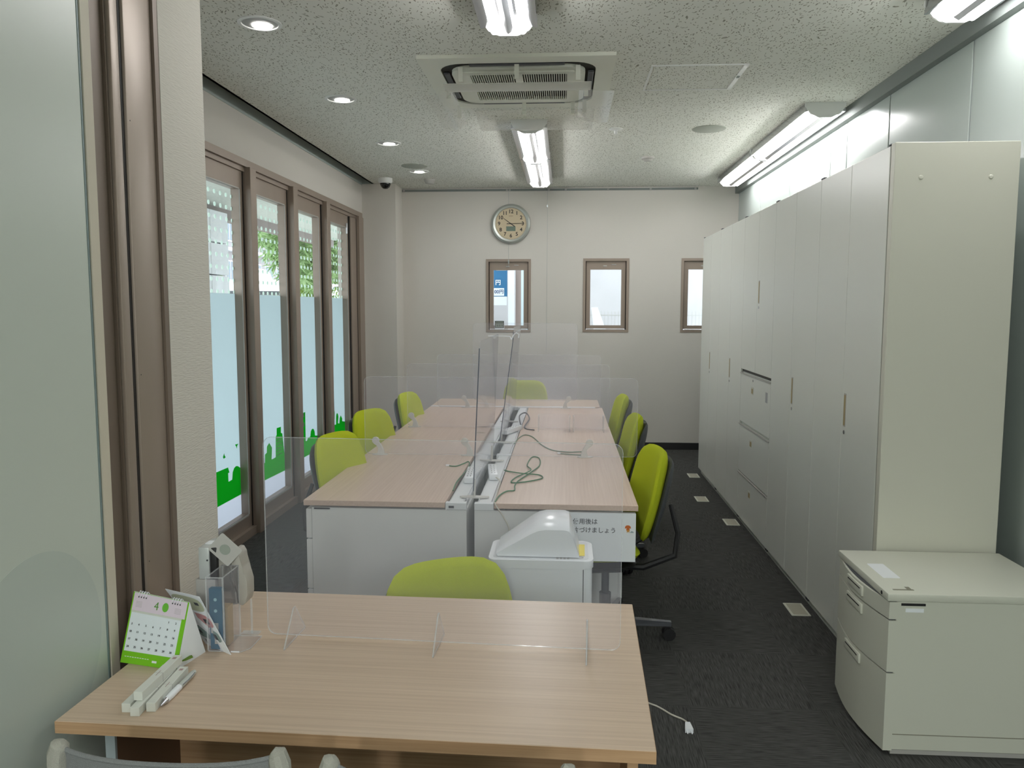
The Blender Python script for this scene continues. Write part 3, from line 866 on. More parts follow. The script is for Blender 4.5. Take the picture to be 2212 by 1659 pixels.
# picture rail and hanging wires
pr = thing('picture_rail', 'thin grey picture rail along the top of the back wall', 'rail', (-0.2, 8.66, 2.81))
MB().box(-1.77, 1.40, YB-0.02, YB, 2.795, 2.815).build('rail', GREYM, pr, smooth=False)
b = MB()
for x in (-1.75, -0.63, -0.60, -0.18, 0.0, 0.45, 0.9, 1.37): b.box(x-0.012, x+0.012, YB-0.028, YB-0.018, 2.79, 2.812)
b.build('hook', CHROME, pr, smooth=False)
tag(MB().tube([(-0.195, YB-0.02, 2.79), (-0.193, YB-0.015, 2.62), (-0.198, YB-0.012, 1.05)], 0.0013, 5).box(-0.2, -0.188, YB-0.022, YB-0.01, 2.62, 2.645).build('hanging_wire', ALU), 'thin picture wire hanging right of the clock', 'wire', 'picture wires')
tag(MB().tube([(-0.612, YB-0.02, 2.79), (-0.612, YB-0.004, 2.6), (-0.612, YB-0.004, 2.1), (-0.612, YB-0.015, 1.99)], 0.0013, 5).box(-0.618, -0.606, YB-0.02, YB-0.01, 2.02, 2.06).build('hanging_wire', ALU), 'thin picture wire holding the clock', 'wire', 'picture wires')

# clock
ck = thing('wall_clock', 'round silver wall clock with cream face reading ten fifteen', 'clock', (-0.586, YB-0.03, 2.44))
cc = (-0.586, YB-0.006, 2.445)
MB().lathe([(0.205, 0), (0.212, 0.015), (0.208, 0.035), (0.19, 0.045), (0.170, 0.04), (0.167, 0.03), (0.167, 0.0)], cc, 64, 'y', -1).build('rim', mat('silver_rim', (170, 174, 168), 0.35, 0.4), ck)
MB().lathe([(0, 0.028), (0.168, 0.028), (0.168, 0.02), (0, 0.02)], cc, 48, 'y', -1).build('dial', mat('cream_dial', (216, 200, 168), 0.6), ck)
yf = cc[1]-0.0285
for k in range(1, 13):
    a = PI/2 - k*PI/6
    text(str(k), 0.055, INK, ck, (cc[0]+0.128*math.cos(a), yf, cc[2]+0.128*math.sin(a)), FR, 'numeral', bold=0.0012)
b = MB()
for k in range(60):
    a = k*PI/30; r0 = 0.158 if k % 5 else 0.154
    b.tube([(cc[0]+r0*math.cos(a), yf, cc[2]+r0*math.sin(a)), (cc[0]+0.163*math.cos(a), yf, cc[2]+0.163*math.sin(a))], 0.0009, 4)
b.build('minute_marks', INK, ck, stuff=True)
def hand(name, deg, L, tail, ww, off):
    a = math.radians(deg); d = Vector((math.cos(a), 0, math.sin(a))); n = Vector((-d.z, 0, d.x))*ww
    o = Vector((cc[0], yf-off, cc[2])); q = Vector((0, -0.001, 0))
    p = [o-d*tail-n, o+d*L-n*0.5, o+d*L+n*0.5, o-d*tail+n]
    return MB().hexa([*p, *[v+q for v in p]]).build(name, INK, ck, smooth=False)
hand('hour_hand', 144, 0.098, 0.05, 0.0045, 0.003)
hand('minute_hand', 2, 0.145, 0.045, 0.0035, 0.005)
hand('second_hand', 0.5, 0.15, 0.02, 0.001, 0.006)
MB().cyl((cc[0], yf, cc[2]), (cc[0], yf-0.009, cc[2]), 0.006, 12).build('hub', BLACK, ck)
MB().box(cc[0]-0.05, cc[0]+0.05, yf-0.0015, yf+0.001, cc[2]-0.078, cc[2]-0.028).build('display', mat('lcd_green', (112, 132, 118), 0.4), ck, smooth=False)
MB().box(cc[0]-0.022, cc[0]+0.022, yf-0.0008, yf+0.001, cc[2]+0.078, cc[2]+0.084).build('badge', mat('badge_tan', (170, 150, 120), 0.5), ck, smooth=False)
MB().lathe([(0, 0.037), (0.168, 0.037), (0.168, 0.0385), (0, 0.0385)], cc, 48, 'y', -1).build('glass', clear('clock_glass', (0.97, 0.97, 0.97), 0.0), ck)
# thermometer on the first sill
th = thing('thermometer', 'small digital thermometer with black frame standing on the window sill', 'thermometer', (-0.713, YB-0.0, 1.303))
MB().box(-0.765, -0.66, YB+0.0, YB+0.02, 1.3035, 1.402, 0.004).build('body', PLW, th)
MB().box(-0.762, -0.663, YB-0.003, YB+0.0, 1.325, 1.400, 0.002, 1).build('bezel', BLACK, th)
MB().box(-0.755, -0.670, YB-0.0045, YB-0.003, 1.331, 1.394).build('display', mat('lcd_grey', (140, 150, 138), 0.4), th, smooth=False)
b = MB()
for (x, z) in ((-0.745, 1.365), (-0.725, 1.365), (-0.705, 1.365), (-0.688, 1.365), (-0.74, 1.338), (-0.715, 1.338), (-0.69, 1.338)):
    b.box(x, x+0.003, YB-0.0055, YB-0.0045, z, z+0.022); b.box(x+0.009, x+0.012, YB-0.0055, YB-0.0045, z, z+0.022); b.box(x, x+0.012, YB-0.0055, YB-0.0045, z+0.010, z+0.013)
b.build('digits', INK, th, smooth=False, stuff=True)

# ------------------------------------------------------------------ cabinets
CX0, CX1, CT = 1.28, 1.73, 2.18
seams = [3.26, 4.09, 4.93, 5.76, 6.62, 7.45]
clab = ['tall white steel cabinet nearest the camera in the cabinet row', 'second tall white steel cabinet, between the near one and the drawer unit',
        'tall white unit with an upper door over three wide drawers', 'tall white steel cabinet just beyond the drawer unit', 'farthest tall white steel cabinet, beside the back window']
hm = mat('tan_handle_cup', (160, 142, 100), 0.5)
def handle(d, y, z, hh=0.075, ww=0.014):
    MB().box(CX0-0.0165, CX0-0.0145, y-ww, y+ww, z-hh, z+hh, 0.0015, 1).build('handle_plate', PLG, d)
    MB().box(CX0-0.0172, CX0-0.0162, y-ww+0.004, y+ww-0.004, z-hh+0.006, z+hh-0.006).build('handle_cup', hm, d, smooth=False)
def door(cab, y0, y1, z0, z1, hy=None, hz=None):
    d = MB().box(CX0-0.015, CX0, y0+0.0015, y1-0.0015, z0+0.0015, z1-0.0015, 0.002, 1).build('door', STEELW, cab)
    if hy is not None:
        handle(d, hy, hz)
        MB().cyl((CX0-0.018, hy-0.004, hz-0.1), (CX0-0.013, hy-0.004, hz-0.1), 0.009, 14).build('lock', CHROME, d)
    return d
for i in range(5):
    y0, y1 = seams[i], seams[i+1]
    cab = thing('steel_cabinet', clab[i], 'cabinet', (1.5, (y0+y1)/2, 0), group='row of tall steel cabinets')
    MB().box(CX0+0.001, CX1, y0+0.002, y1-0.002, 0.05, CT, 0.002, 1).build('body', STEELW, cab)
    MB().box(CX0+0.012, CX1-0.01, y0+0.002, y1-0.002, 0.0, 0.049).build('plinth', STEELW, cab, smooth=False)
    for yy in (y0+0.012, y1-0.012):
        MB().box(CX0-0.014, CX0+0.02, yy-0.010, yy+0.010, CT, CT+0.008, 0.002, 1).build('hinge', DARKG, cab)
        MB().box(CX0-0.012, CX0+0.015, yy-0.008, yy+0.008, 0.036, 0.05).build('hinge', DARKG, cab)
    ym = (y0+y1)/2
    if i != 2:
        door(cab, y0, ym, 0.05, CT, ym-0.035, 1.09)
        door(cab, ym, y1, 0.05, CT)
    else:
        door(cab, y0, ym, 1.115, CT, ym-0.045, 1.65)
        door(cab, ym, y1, 1.115, CT)
        MB().box(CX0-0.004, CX0+0.001, y0+0.01, y1-0.005, 1.098, 1.113).build('gap_rail', BLACK, cab, smooth=False)
        for (a, c, hz) in ((0.05, 0.372, 0.278), (0.382, 0.722, 0.631), (0.742, 1.088, 0.992)):
            d = MB().box(CX0-0.015, CX0, y0+0.003, y1-0.003, a, c, 0.002, 1).build('drawer', STEELW, cab)
            MB().box(CX0-0.022, CX0-0.012, y0+0.003, y1-0.003, c-0.004, c+0.004, 0.001, 1).build('drawer_lip', PLG, d)
            MB().box(CX0-0.018, CX0-0.0145, ym-0.028+0.05, ym+0.028+0.05, hz-0.024, hz+0.024, 0.001, 1).build('handle_plate', PLC, d)
            MB().box(CX0-0.0185, CX0-0.0175, ym-0.022+0.05, ym+0.022+0.05, hz-0.018, hz+0.014).build('handle_cup', hm, d, smooth=False)
            if c > 1:
                MB().cyl((CX0-0.018, ym+0.04, 1.06), (CX0-0.013, ym+0.04, 1.06), 0.008, 12).build('lock', CHROME, d)
                MB().box(CX0-0.0158, CX0-0.0148, y0+0.07, y0+0.12, 0.955, 1.02).build('label_sticker', mat('pale_grey_sticker', (170, 172, 174), 0.6), d, smooth=False)
ep = thing('end_panel', 'cream steel end panel closing the near side of the cabinet row', 'panel', (1.5, 3.23, 0))
MB().box(CX0-0.016, CX1, 3.212, 3.250, 0.0, CT+0.004, 0.002, 1).build('board', STEELC, ep)
MB().box(CX0-0.012, CX1-0.01, 3.251, 3.2595, 0.0, CT-0.002).build('dark_joint', mat('dark_red_brown', (70, 40, 32), 0.7), ep, smooth=False)
for x in (1.365, 1.625):
    MB().lathe([(0, 0.004), (0.006, 0.0035), (0.009, 0.001), (0.009, 0)], (x, 3.212, 2.05), 16, 'y', -1).build('cap', STEELC, ep)

# pedestal
pd = thing('drawer_pedestal', 'cream three-drawer pedestal with curved fronts in front of the cabinets', 'drawer unit', (1.4, 2.94, 0))
PX0, PX1, PY0, PY1, PT = 1.115, 1.72, 2.70, 3.19, 0.58
def bowed(z0, z1, xb, bow, y0=PY0, y1=PY1, back=None):
    pts = []
    N = 12
    for k in range(N+1):
        t = k/N; y = y0+(y1-y0)*t
        pts.append((xb-bow*math.sin(PI*t), y))
    pts += [(back if back else xb+0.03, y1), (back if back else xb+0.03, y0)]
    return MB().prism(pts, 'z', z0, z1, 0.0)
MB().box(PX0+0.025, PX1, PY0+0.003, PY1-0.003, 0.02, 0.552, 0.002, 1).build('body', PLC, pd)
MB().box(PX0+0.03, PX1-0.01, PY0+0.012, PY1-0.01, 0.0, 0.02).build('base', PLG, pd, smooth=False)
MB().box(PX0-0.008, PX1+0.01, PY0-0.003, PY1, 0.553, PT, 0.004, 2).build('top', PLC, pd)
for (a, c) in ((0.490, 0.550), (0.302, 0.484), (0.018, 0.296)):
    d = bowed(a, c, PX0, 0.028).build('drawer', PLC, pd)
    yh = (PY0+PY1)/2
    MB().box(PX0-0.0325, PX0-0.02, yh-0.075, yh+0.075, c-0.045, c-0.008, 0.004).build('handle', PLC, d)
    MB().box(PX0-0.0335, PX0-0.028, yh-0.06, yh+0.06, c-0.021, c-0.017).build('handle_slot', BLACK, d, smooth=False)
    bowed(c+0.0005, c+0.0045, PX0+0.003, 0.022, PY0+0.006, PY1-0.004, PX0+0.024).build('shadow_gap', DARKG, d, smooth=False)
MB().cyl((PX0-0.009, PY0+0.05, 0.566), (PX0-0.006, PY0+0.05, 0.566), 0.007, 12).build('lock', BLACK, pd)
MB().box(PX0+0.04, PX0+0.12, PY0+0.0005, PY0+0.003, 0.538, 0.546).build('badge', BLACK, pd, smooth=False)
MB().box(PX0+0.055, PX0+0.115, PY0+0.0015, PY0+0.003, 0.515, 0.528).build('sticker', PAPER, pd, smooth=False)
MB().prism(rrect(1.155, 1.215, 2.86, 3.02, 0.004, 2), 'z', PT, PT+0.0008).build('pale_tape', PLW, pd, smooth=False)
MB().box(1.14, 1.21, 2.735, 2.745, PT, PT+0.0007).box(1.19, 1.205, 2.745, 2.77, PT, PT+0.0007).build('tape_residue', mat('residue', (130, 128, 112), 0.8), pd, smooth=False)
MB().box(PX0+0.03, PX1-0.02, PY0+0.0015, PY0+0.003, 0.075, 0.078).build('scuff', mat('scuff_grey', (140, 138, 124), 0.8), pd, smooth=False)

# floor outlets
fo = None
for (x, y, lab) in ((1.205, 4.04, 'beige floor outlet plate nearest the camera beside the cabinets'), (1.215, 5.71, 'beige floor outlet plate beside the drawer unit'),
                    (1.12, 6.40, 'beige floor outlet plate set apart from the cabinets'), (1.20, 7.31, 'farthest beige floor outlet plate near the back wall')):
    if fo is None:
        fo = thing('floor_outlet', lab, 'floor outlet', (x, y, 0), group='floor outlet plates')
        MB().box(-0.048, 0.048, -0.085, 0.085, 0, 0.004, 0.001, 1).build('frame', PLC, fo, local=True)
        MB().box(-0.036, 0.036, -0.072, 0.072, 0.004, 0.0052).build('lid', mat('outlet_lid', (172, 168, 152), 0.5), fo, local=True, smooth=False)
    else:
        o = copy_tree(fo); place(o, (x, y, 0), 0); o['label'] = lab

# ------------------------------------------------------------------ rows of desks
DT = 0.72
XA, XB, XC, XD = -1.12, -0.504, -0.293, 0.315
def desk_unit(side, y0, y1, label, near):
    if side < 0: x0, x1, d0, d1 = XA, XB, XB+0.002, -0.412
    else: x0, x1, d0, d1 = XC, XD, -0.378, XC-0.002
    t = thing('desk', label, 'desk', ((x0+x1)/2, (y0+y1)/2, 0), group='white desks with pale wood tops in two rows')
    MB().box(x0, x1, y0+0.001, y1-0.001, DT-0.024, DT, 0.0015, 1).build('desktop', WOODP, t)
    MB().box(d0+0.006, d1-0.006, y0+0.03, y1-0.03, DT-0.03, DT-0.014).build('cable_duct', DUCT, t, smooth=False)
    MB().box(d0+0.014, d1-0.014, y0+0.03, y1-0.03, DT-0.014, DT-0.004, 0.002, 1).build('duct_lid', DUCT, t)
    e = MB().box(d0, d1, y0+0.001, y0+0.03, DT-0.032, DT-0.001, 0.002, 1).box(d0, d1, y1-0.03, y1-0.001, DT-0.032, DT-0.001, 0.002, 1)
    e.build('duct_end', DUCT, t)
    hx0, hx1 = (x0+0.01, d1) if side < 0 else (d0, x1-0.01)
    if near and side > 0:
        MB().box(hx0, hx1, y0+0.006, y0+0.024, 0.48, DT-0.033).box(hx0, hx0+0.17, y0+0.006, y0+0.024, 0.0, 0.48).build('side_panel', DESKW, t, smooth=False)
    elif near:
        MB().box(XA+0.035, hx1, y0+0.006, y0+0.28, 0.03, DT-0.033).build('side_panel', DESKW, t, smooth=False)
        for k, (a, c) in enumerate(((0.035, 0.32), (0.325, 0.545), (0.55, 0.68))):
            d = MB().box(XA+0.008, XA+0.033, y0+0.008, y0+0.275, a, c, 0.002, 1).build('drawer', DESKW, t)
            MB().box(XA+0.003, XA+0.009, y0+0.08, y0+0.20, c-0.045, c-0.02, 0.002, 1).build('handle', PLG, d)
        MB().box(-1.075, -1.005, y0+0.004, y0+0.006, DT-0.040, DT-0.034).build('badge', BLACK, t, smooth=False)
        MB().box(-0.488, -0.465, y0-0.0008, y0+0.001, DT-0.024, DT-0.014).build('socket_slot', DARKG, t, smooth=False)
    else:
        MB().box(hx0+0.12, hx1, y0+0.01, y0+0.03, 0.03, DT-0.033).build('side_panel', DESKW, t, smooth=False)
    MB().box(min(d0, d1)+0.02 if side > 0 else d1-0.05, (d0+0.05) if side > 0 else d1-0.03, y0+0.03, y1-0.03, 0.25, DT-0.033).build('modesty_panel', DESKW, t, smooth=False)
    lx = x0+0.04 if side < 0 else x1-0.04
    ly = (y1-0.04,) if near else (y0+0.05, y1-0.04)
    for y in (ly[-1:] if True else ly):
        MB().box(lx-0.02, lx+0.02, y-0.02, y+0.02, 0, DT-0.024).build('leg', ALU, t, smooth=False)
        MB().box((d0+d1)/2-0.02, (d0+d1)/2+0.02, y-0.02, y+0.02, 0, DT-0.032).build('leg', ALU, t, smooth=False)
    return t
sy = [3.29, 4.42, 5.42, 6.55]
wl = ['nearest', 'middle', 'farthest']
for i in range(3):
    desk_unit(-1, sy[i], sy[i+1], '%s desk of the left row, along the windows' % wl[i], i == 0)
    desk_unit(1, sy[i], sy[i+1], '%s desk of the right row, along the aisle' % wl[i], i == 0)
ed = thing('desk', 'wide wood-topped desk set crosswise at the far end of the rows', 'desk', (-0.4, 6.85, 0))
MB().box(-1.12, 0.30, 6.61, 7.12, DT-0.024, DT, 0.0015, 1).build('desktop', WOODF, ed)
MB().box(-1.12, 0.26, 6.555, 6.605, DT-0.03, DT+0.002, 0.002, 1).build('duct_lid', DUCT, ed)
MB().box(-1.05, 0.24, 6.62, 6.64, 0.2, DT-0.024).build('modesty_panel', DESKW, ed, smooth=False)
for x in (-1.08, 0.26):
    MB().box(x-0.02, x+0.02, 6.65, 7.08, 0, DT-0.024).build('leg', DESKW, ed, smooth=False)
# pedestal under first right desk
up_ = thing('drawer_pedestal', 'white drawer pedestal tucked beneath the nearest right-row desk', 'drawer unit', (0.1, 4.2, 0))
MB().box(-0.12, 0.285, 3.98, 4.37, 0.03, 0.60, 0.002, 1).build('body', DESKW, up_)
for (a, c) in ((0.04, 0.3), (0.305, 0.46), (0.465, 0.59)):
    MB().box(0.286, 0.305, 3.985, 4.365, a, c, 0.002, 1).build('drawer', DESKW, up_)
MB().box(-0.1, 0.27, 4.0, 4.35, 0, 0.03).build('base', DARKG, up_, smooth=False)

# notice
no = thing('notice_sheet', 'white paper notice with black Japanese writing on the right desk end', 'notice', (0.13, 3.285, 0.58))
MB().box(-0.035, 0.306, 3.2895, 3.2915, 0.478, 0.686).build('paper', PAPER, no, smooth=False)
text('使用後は', 0.0262, INK, no, (0.041, 3.2888, 0.648), FR, al='LEFT', bold=0.0002)
text('片づけましょう', 0.0262, INK, no, (0.041, 3.2888, 0.611), FR, al='LEFT', bold=0.0002)
MB().prism([(0.262, 0.632), (0.268, 0.636), (0.278, 0.636), (0.284, 0.631), (0.286, 0.622), (0.279, 0.624), (0.281, 0.614), (0.266, 0.614), (0.267, 0.624), (0.260, 0.622)], 'y', 3.2885, 3.2895).build('orange_drawing', mat('orange_print', (206, 110, 50), 0.7), no, smooth=False)
MB().prism([(0.268, 0.616), (0.280, 0.616), (0.279, 0.602), (0.276, 0.608), (0.272, 0.608), (0.269, 0.602)], 'y', 3.2884, 3.2894).build('yellow_drawing', mat('amber_print', (214, 160, 80), 0.7), no, smooth=False)
MB().prism([(0.283, 0.607), (0.289, 0.612), (0.297, 0.608), (0.297, 0.604), (0.283, 0.604)], 'y', 3.2884, 3.2894).build('grey_drawing', mat('grey_print', (160, 176, 182), 0.7), no, smooth=False)

# ------------------------------------------------------------------ green task chair
def make_chair(name, label):
    t = thing(name, label, 'chair')
    # local: faces +y
    ZS, ZT, ZB = 0.46, 0.905, 0.50
    def back(u, v, s):
        z = 0.5*(ZB+ZT)+v*(ZT-ZB)/2
        h = (z-ZB)/(ZT-ZB)
        wdt = 0.215 - 0.03*h*h + 0.01*math.sin(h*PI)
        y = -0.200 - 0.115*h**1.2 - 0.018*math.sin(h*PI*1.0) - 0.02*(1-h)**2 + 0.045*u*u
        return (u*wdt, y + s*0.030, z)
    MB().pillow(back, 12, 5.5, 5).build('backrest', GREEN, t, local=True)
    def shell(u, v, s):
        z = 0.5*(ZB+ZT-0.06)+v*(ZT-ZB-0.02)/2
        h = (z-ZB)/(ZT-ZB)
        y = -0.243 - 0.115*max(h, 0)**1.2 - 0.018*math.sin(h*PI) - 0.02*(1-h)**2 + 0.045*u*u
        return (u*0.205, y + s*0.018, z)
    MB().pillow(shell, 8, 4.2, 6).build('back_shell', DARKG, t, local=True)
    def seat(u, v, s):
        x, y = u*0.235, 0.03+v*0.225
        z = ZS-0.012 + s*0.036 + 0.012*u*u - 0.02*max(0, v-0.5)
        return (x, y, z)
    MB().pillow(seat, 12, 4.5, 6).build('seat', GREEN, t, local=True)
    def pan(u, v, s): return (u*0.21, 0.02+v*0.2, ZS-0.058+s*0.015)
    MB().pillow(pan, 6, 5, 6).build('seat_pan', BLACK, t, local=True)
    for s in (-1, 1):
        MB().tube([(s*0.10, -0.05, 0.385), (s*0.16, -0.20, 0.39), (s*0.19, -0.335, 0.45), (s*0.18, -0.35, 0.55), (s*0.14, -0.325, 0.67)], 0.014, 8, True, [1.1, 1.1, 1, 0.9, 0.7]).build('back_arm', BLACK, t, local=True)
    MB().box(-0.08, 0.08, -0.14, 0.10, 0.335, 0.39, 0.015).build('mechanism', BLACK, t, local=True)
    MB().tube([(0.07, 0.03, 0.36), (0.20, 0.03, 0.355), (0.25, 0.03, 0.362)], 0.008, 8).build('lever', BLACK, t, local=True)
    MB().cyl((0, -0.06, 0.20), (0, -0.06, 0.34), 0.018, 16).cyl((0, -0.06, 0.09), (0, -0.06, 0.22), 0.028, 16).build('gas_column', DARKG, t, local=True)
    MB().cyl((0, -0.06, 0.06), (0, -0.06, 0.115), 0.05, 20, 0.04).build('base_hub', BLACK, t, local=True)
    leg0 = cas0 = None
    for k in range(5):
        a = k*2*PI/5 + PI/2
        if leg0 is None:
            leg0 = MB().hexa([(0.03, -0.024, 0.07), (0.31, -0.014, 0.065), (0.31, 0.014, 0.065), (0.03, 0.024, 0.07), (0.03, -0.02, 0.105), (0.31, -0.011, 0.085), (0.31, 0.011, 0.085), (0.03, 0.02, 0.105)]).build('leg', mat('polished_grey_leg', (88, 90, 96), 0.25, 0.5), t, local=True)
            cas0 = MB().cyl((0.30, -0.026, 0.029), (0.30, -0.006, 0.029), 0.029, 18).cyl((0.30, 0.006, 0.029), (0.30, 0.026, 0.029), 0.029, 18).box(0.282, 0.312, -0.006, 0.006, 0.03, 0.07).build('caster', BLACK, leg0, local=True)
            leg, cas = leg0, cas0
        else:
            leg = leg0.copy(); C.objects.link(leg); leg.parent = t
            cas = cas0.copy(); C.objects.link(cas); cas.parent = leg
        leg.matrix_basis = Matrix.Translation((0, -0.06, 0)) @ Matrix.Rotation(a, 4, 'Z')
    return t
gchair = make_chair('office_chair', 'lime green office chair at the nearest desk on the aisle side')
def put(first, x, y, fx, fy, label, lower=0.0, spin=0.0, group='lime green office chairs'):
    o = gchair if first else copy_tree(gchair)
    place(o, (x, y, 0), math.atan2(fy, fx)-PI/2)
    o['label'] = label; o['group'] = group
    for ch in o.children:
        if ch.name.split('.')[0] == 'leg':
            ch.matrix_basis = ch.matrix_basis @ Matrix.Rotation(spin, 4, 'Z')
    if lower:
        for ch in o.children:
            n = ch.name.split('.')[0]
            if n in ('backrest', 'back_shell', 'seat', 'seat_pan', 'back_arm', 'mechanism', 'lever'):
                ch.matrix_basis = Matrix.Translation((0, 0, -lower))
            if n == 'gas_column':
                ch.matrix_basis = Matrix.Translation((0, 0, 0.06)) @ Matrix.Diagonal((1, 1, 0.36, 1))
    return o
put(True, 0.140, 3.62, -0.99, -0.14, 'lime green office chair at the nearest desk on the aisle side', spin=0.5)
put(False, 0.145, 4.78, -0.99, -0.05, 'lime green office chair second from the camera on the aisle side', spin=0.35)
put(False, 0.145, 5.86, -0.99, -0.05, 'lime green office chair farthest along the aisle side', spin=0.0)
put(False, -0.90, 3.86, 0.95, -0.30, 'lime green office chair closest to the camera on the window side', spin=0.2)
put(False, -0.96, 4.78, 0.93, -0.36, 'lime green office chair in the middle of the window side', spin=0.5)
put(False, -0.905, 5.84, 0.98, -0.18, 'lime green office chair farthest along the window side', spin=0.0)
put(False, -0.36, 7.34, 0.05, -1.0, 'lime green office chair facing us behind the far end desk', 0.06)
put(False, -0.24, 2.15, 0.45, -0.893, 'lowered lime green office chair behind the front desk', 0.15, 0.4)

# ------------------------------------------------------------------ shredder
sh = thing('paper_shredder', 'white floor-standing shredder with a sloped hood behind the front desk', 'shredder', (-0.08, 2.75, 0))
SX0, SX1, SY0, SY1, ST = -0.25, 0.10, 2.61, 2.84, 0.70
MB().prism(rrect(SX0, SX1, SY0, SY1, 0.03, 5), 'z', 0.06, ST-0.03).build('body', PLW, sh)
MB().hexa([(SX0-0.02, SY0-0.015, 0), (SX1+0.02, SY0-0.015, 0), (SX1+0.02, SY1+0.01, 0), (SX0-0.02, SY1+0.01, 0), (SX0, SY0, 0.06), (SX1, SY0, 0.06), (SX1, SY1, 0.06), (SX0, SY1, 0.06)]).build('base', PLW, sh)
MB().prism(rrect(SX0-0.004, SX1+0.004, SY0-0.004, SY1+0.004, 0.032, 6), 'z', ST-0.030, ST-0.0015, 0.003).build('lid', PLW, sh)
MB().prism(rrect(SX0+0.012, SX1-0.012, SY0+0.012, SY1-0.012, 0.024, 6), 'z', ST-0.002, ST, 0.0006).build('top_panel', mat('pale_grey_plastic', (222, 225, 230), 0.35), sh)
MB().box(SX1-0.032, SX1-0.029, SY0-0.0005, SY0+0.002, 0.06, ST-0.03).build('seam', DARKG, sh, smooth=False)
hood = [(-0.222, 0.003), (0.055, 0.003), (0.056, 0.010), (0.030, 0.100), (0.022, 0.118), (0.006, 0.124), (-0.060, 0.124), (-0.085, 0.118), (-0.105, 0.107), (-0.228, 0.012)]
hm_ = MB()
layers = []
for (yy, ins) in ((2.632, 0.0), (2.640, 0.012), (2.655, 0.024), (2.70, 0.03), (2.80, 0.03), (2.825, 0.02)):
    lay = []
    for (u, v) in hood:
        cxh, czh = -0.08, 0.0
        vv = v if v < 0.02 else v*(1-0.22*(1-ins/0.03)) if ins < 0.03 else v
        lay.append(hm_.bm.verts.new((u, yy, ST+vv)))
    layers.append(lay)
n = len(hood)
hm_.bm.faces.new(layers[0][::-1]); hm_.bm.faces.new(layers[-1])
for a, c in zip(layers, layers[1:]):
    for i in range(n): hm_.bm.faces.new((a[i], a[(i+1) % n], c[(i+1) % n], c[i]))
hm_.build('hood', mat('white_gloss_plastic', (238, 241, 247), 0.2), sh)
MB().hexa([(0.055, 2.66, ST+0.0006), (0.075, 2.66, ST+0.0006), (0.078, 2.79, ST+0.0006), (0.058, 2.79, ST+0.0006), (0.055, 2.66, ST+0.0014), (0.075, 2.66, ST+0.0014), (0.078, 2.79, ST+0.0014), (0.058, 2.79, ST+0.0014)]).build('yellow_label', mat('yellow_label', (232, 212, 50), 0.5), sh, smooth=False)
b = MB()
for k in range(4): b.box(-0.022+k*0.012, -0.014+k*0.012, 2.621, 2.636, ST+0.0002, ST+0.0007)
b.build('icon_print', PLG, sh, smooth=False)
ring(MB(), [(0.045+0.026*math.cos(k*PI/12), 2.640+0.014*math.sin(k*PI/12)) for k in range(24)], [(0.045+0.023*math.cos(k*PI/12), 2.640+0.012*math.sin(k*PI/12)) for k in range(24)], ST+0.0002, ST+0.0012).build('power_button', PLG, sh)

# ------------------------------------------------------------------ clear panels
def clip_obj(p, x, y, mirror=1, z=DT, turn=0.0, wide=False):
    """grey curved clip that holds a panel; profile seen face-on"""
    pts = [(-0.012, 0.004), (0.012, 0.0), (0.030, 0.0), (0.030, 0.006), (0.026, 0.03), (0.014, 0.055), (0.0, 0.072), (0.002, 0.086), (-0.004, 0.096), (-0.016, 0.101), (-0.03, 0.099), (-0.038, 0.088), (-0.038, 0.074), (-0.028, 0.062), (-0.012, 0.054), (-0.002, 0.04), (-0.004, 0.02)]
    pts = [(mirror*u, v) for u, v in pts]
    m = MB().prism(pts, 'y', -0.007, 0.007, 0.0015)
    m.prism([(0.045*math.cos(k*PI/8) + mirror*0.005, 0.020*math.sin(k*PI/8)) for k in range(16)], 'z', 0.0, 0.005)
    if not wide:
        m.cyl((-0.019*mirror, -0.010, 0.082), (-0.019*mirror, 0.010, 0.082), 0.007, 12)
    bmesh.ops.transform(m.bm, matrix=Matrix.Translation((x, y, z)) @ Matrix.Rotation(turn, 4, 'Z'), verts=m.bm.verts[:])
    return m.build('clip', CLIPM, p)
def cross_panel(name, label, y, x0, x1, z0, z1, clips, thick=0.003):
    t = thing(name, label, 'screen', ((x0+x1)/2, y, z0), group='clear acrylic screens on the desk rows')
    MB().prism(rrect(x0, x1, z0, z1, 0.03, 5), 'y', y-thick/2, y+thick/2).build('sheet', ACRYL, t, smooth=False)
    e = MB(); r = rrect(x0, x1, z0, z1, 0.03, 5); ri = rrect(x0+0.0018, x1-0.0018, z0+0.0018, z1-0.0018, 0.0285, 5)
    n_ = len(r)
    for i in range(n_):
        j = (i+1) % n_
        q = [(r[i][0], y-thick/2-0.0004, r[i][1]), (r[j][0], y-thick/2-0.0004, r[j][1]), (ri[j][0], y-thick/2-0.0004, ri[j][1]), (ri[i][0], y-thick/2-0.0004, ri[i][1])]
        e.hexa([*q, *[(a, y+thick/2+0.0004, c) for a, bq, c in q]])
    bmesh.ops.remove_doubles(e.bm, verts=e.bm.verts[:], dist=1e-6)
    e.build('edge', ACRYE, t, smooth=False)
    for (cx, mir) in clips: clip_obj(t, cx, y, mir)
    return t
cross_panel('desk_screen', 'wide clear acrylic screen across both rows, nearest on grey clips', 4.36, -1.12, 0.405, 0.724, 1.163, ((-1.04, 1), (0.125, -1), (-0.535, 1)))
cross_panel('desk_screen', 'clear acrylic screen across the rows at the second desk joint', 5.40, -1.085, 0.31, 0.724, 1.163, ((-1.04, 1),))
cross_panel('desk_screen', 'clear acrylic screen across the far desk joint', 6.49, -1.05, 0.30, 0.724, 1.163, ((-0.81, 1), (0.02, -1), (-0.65, 1)))
cross_panel('desk_screen', 'tall clear screen standing on the far end desk', 7.04, -0.815, 0.115, 0.722, 1.41, ())
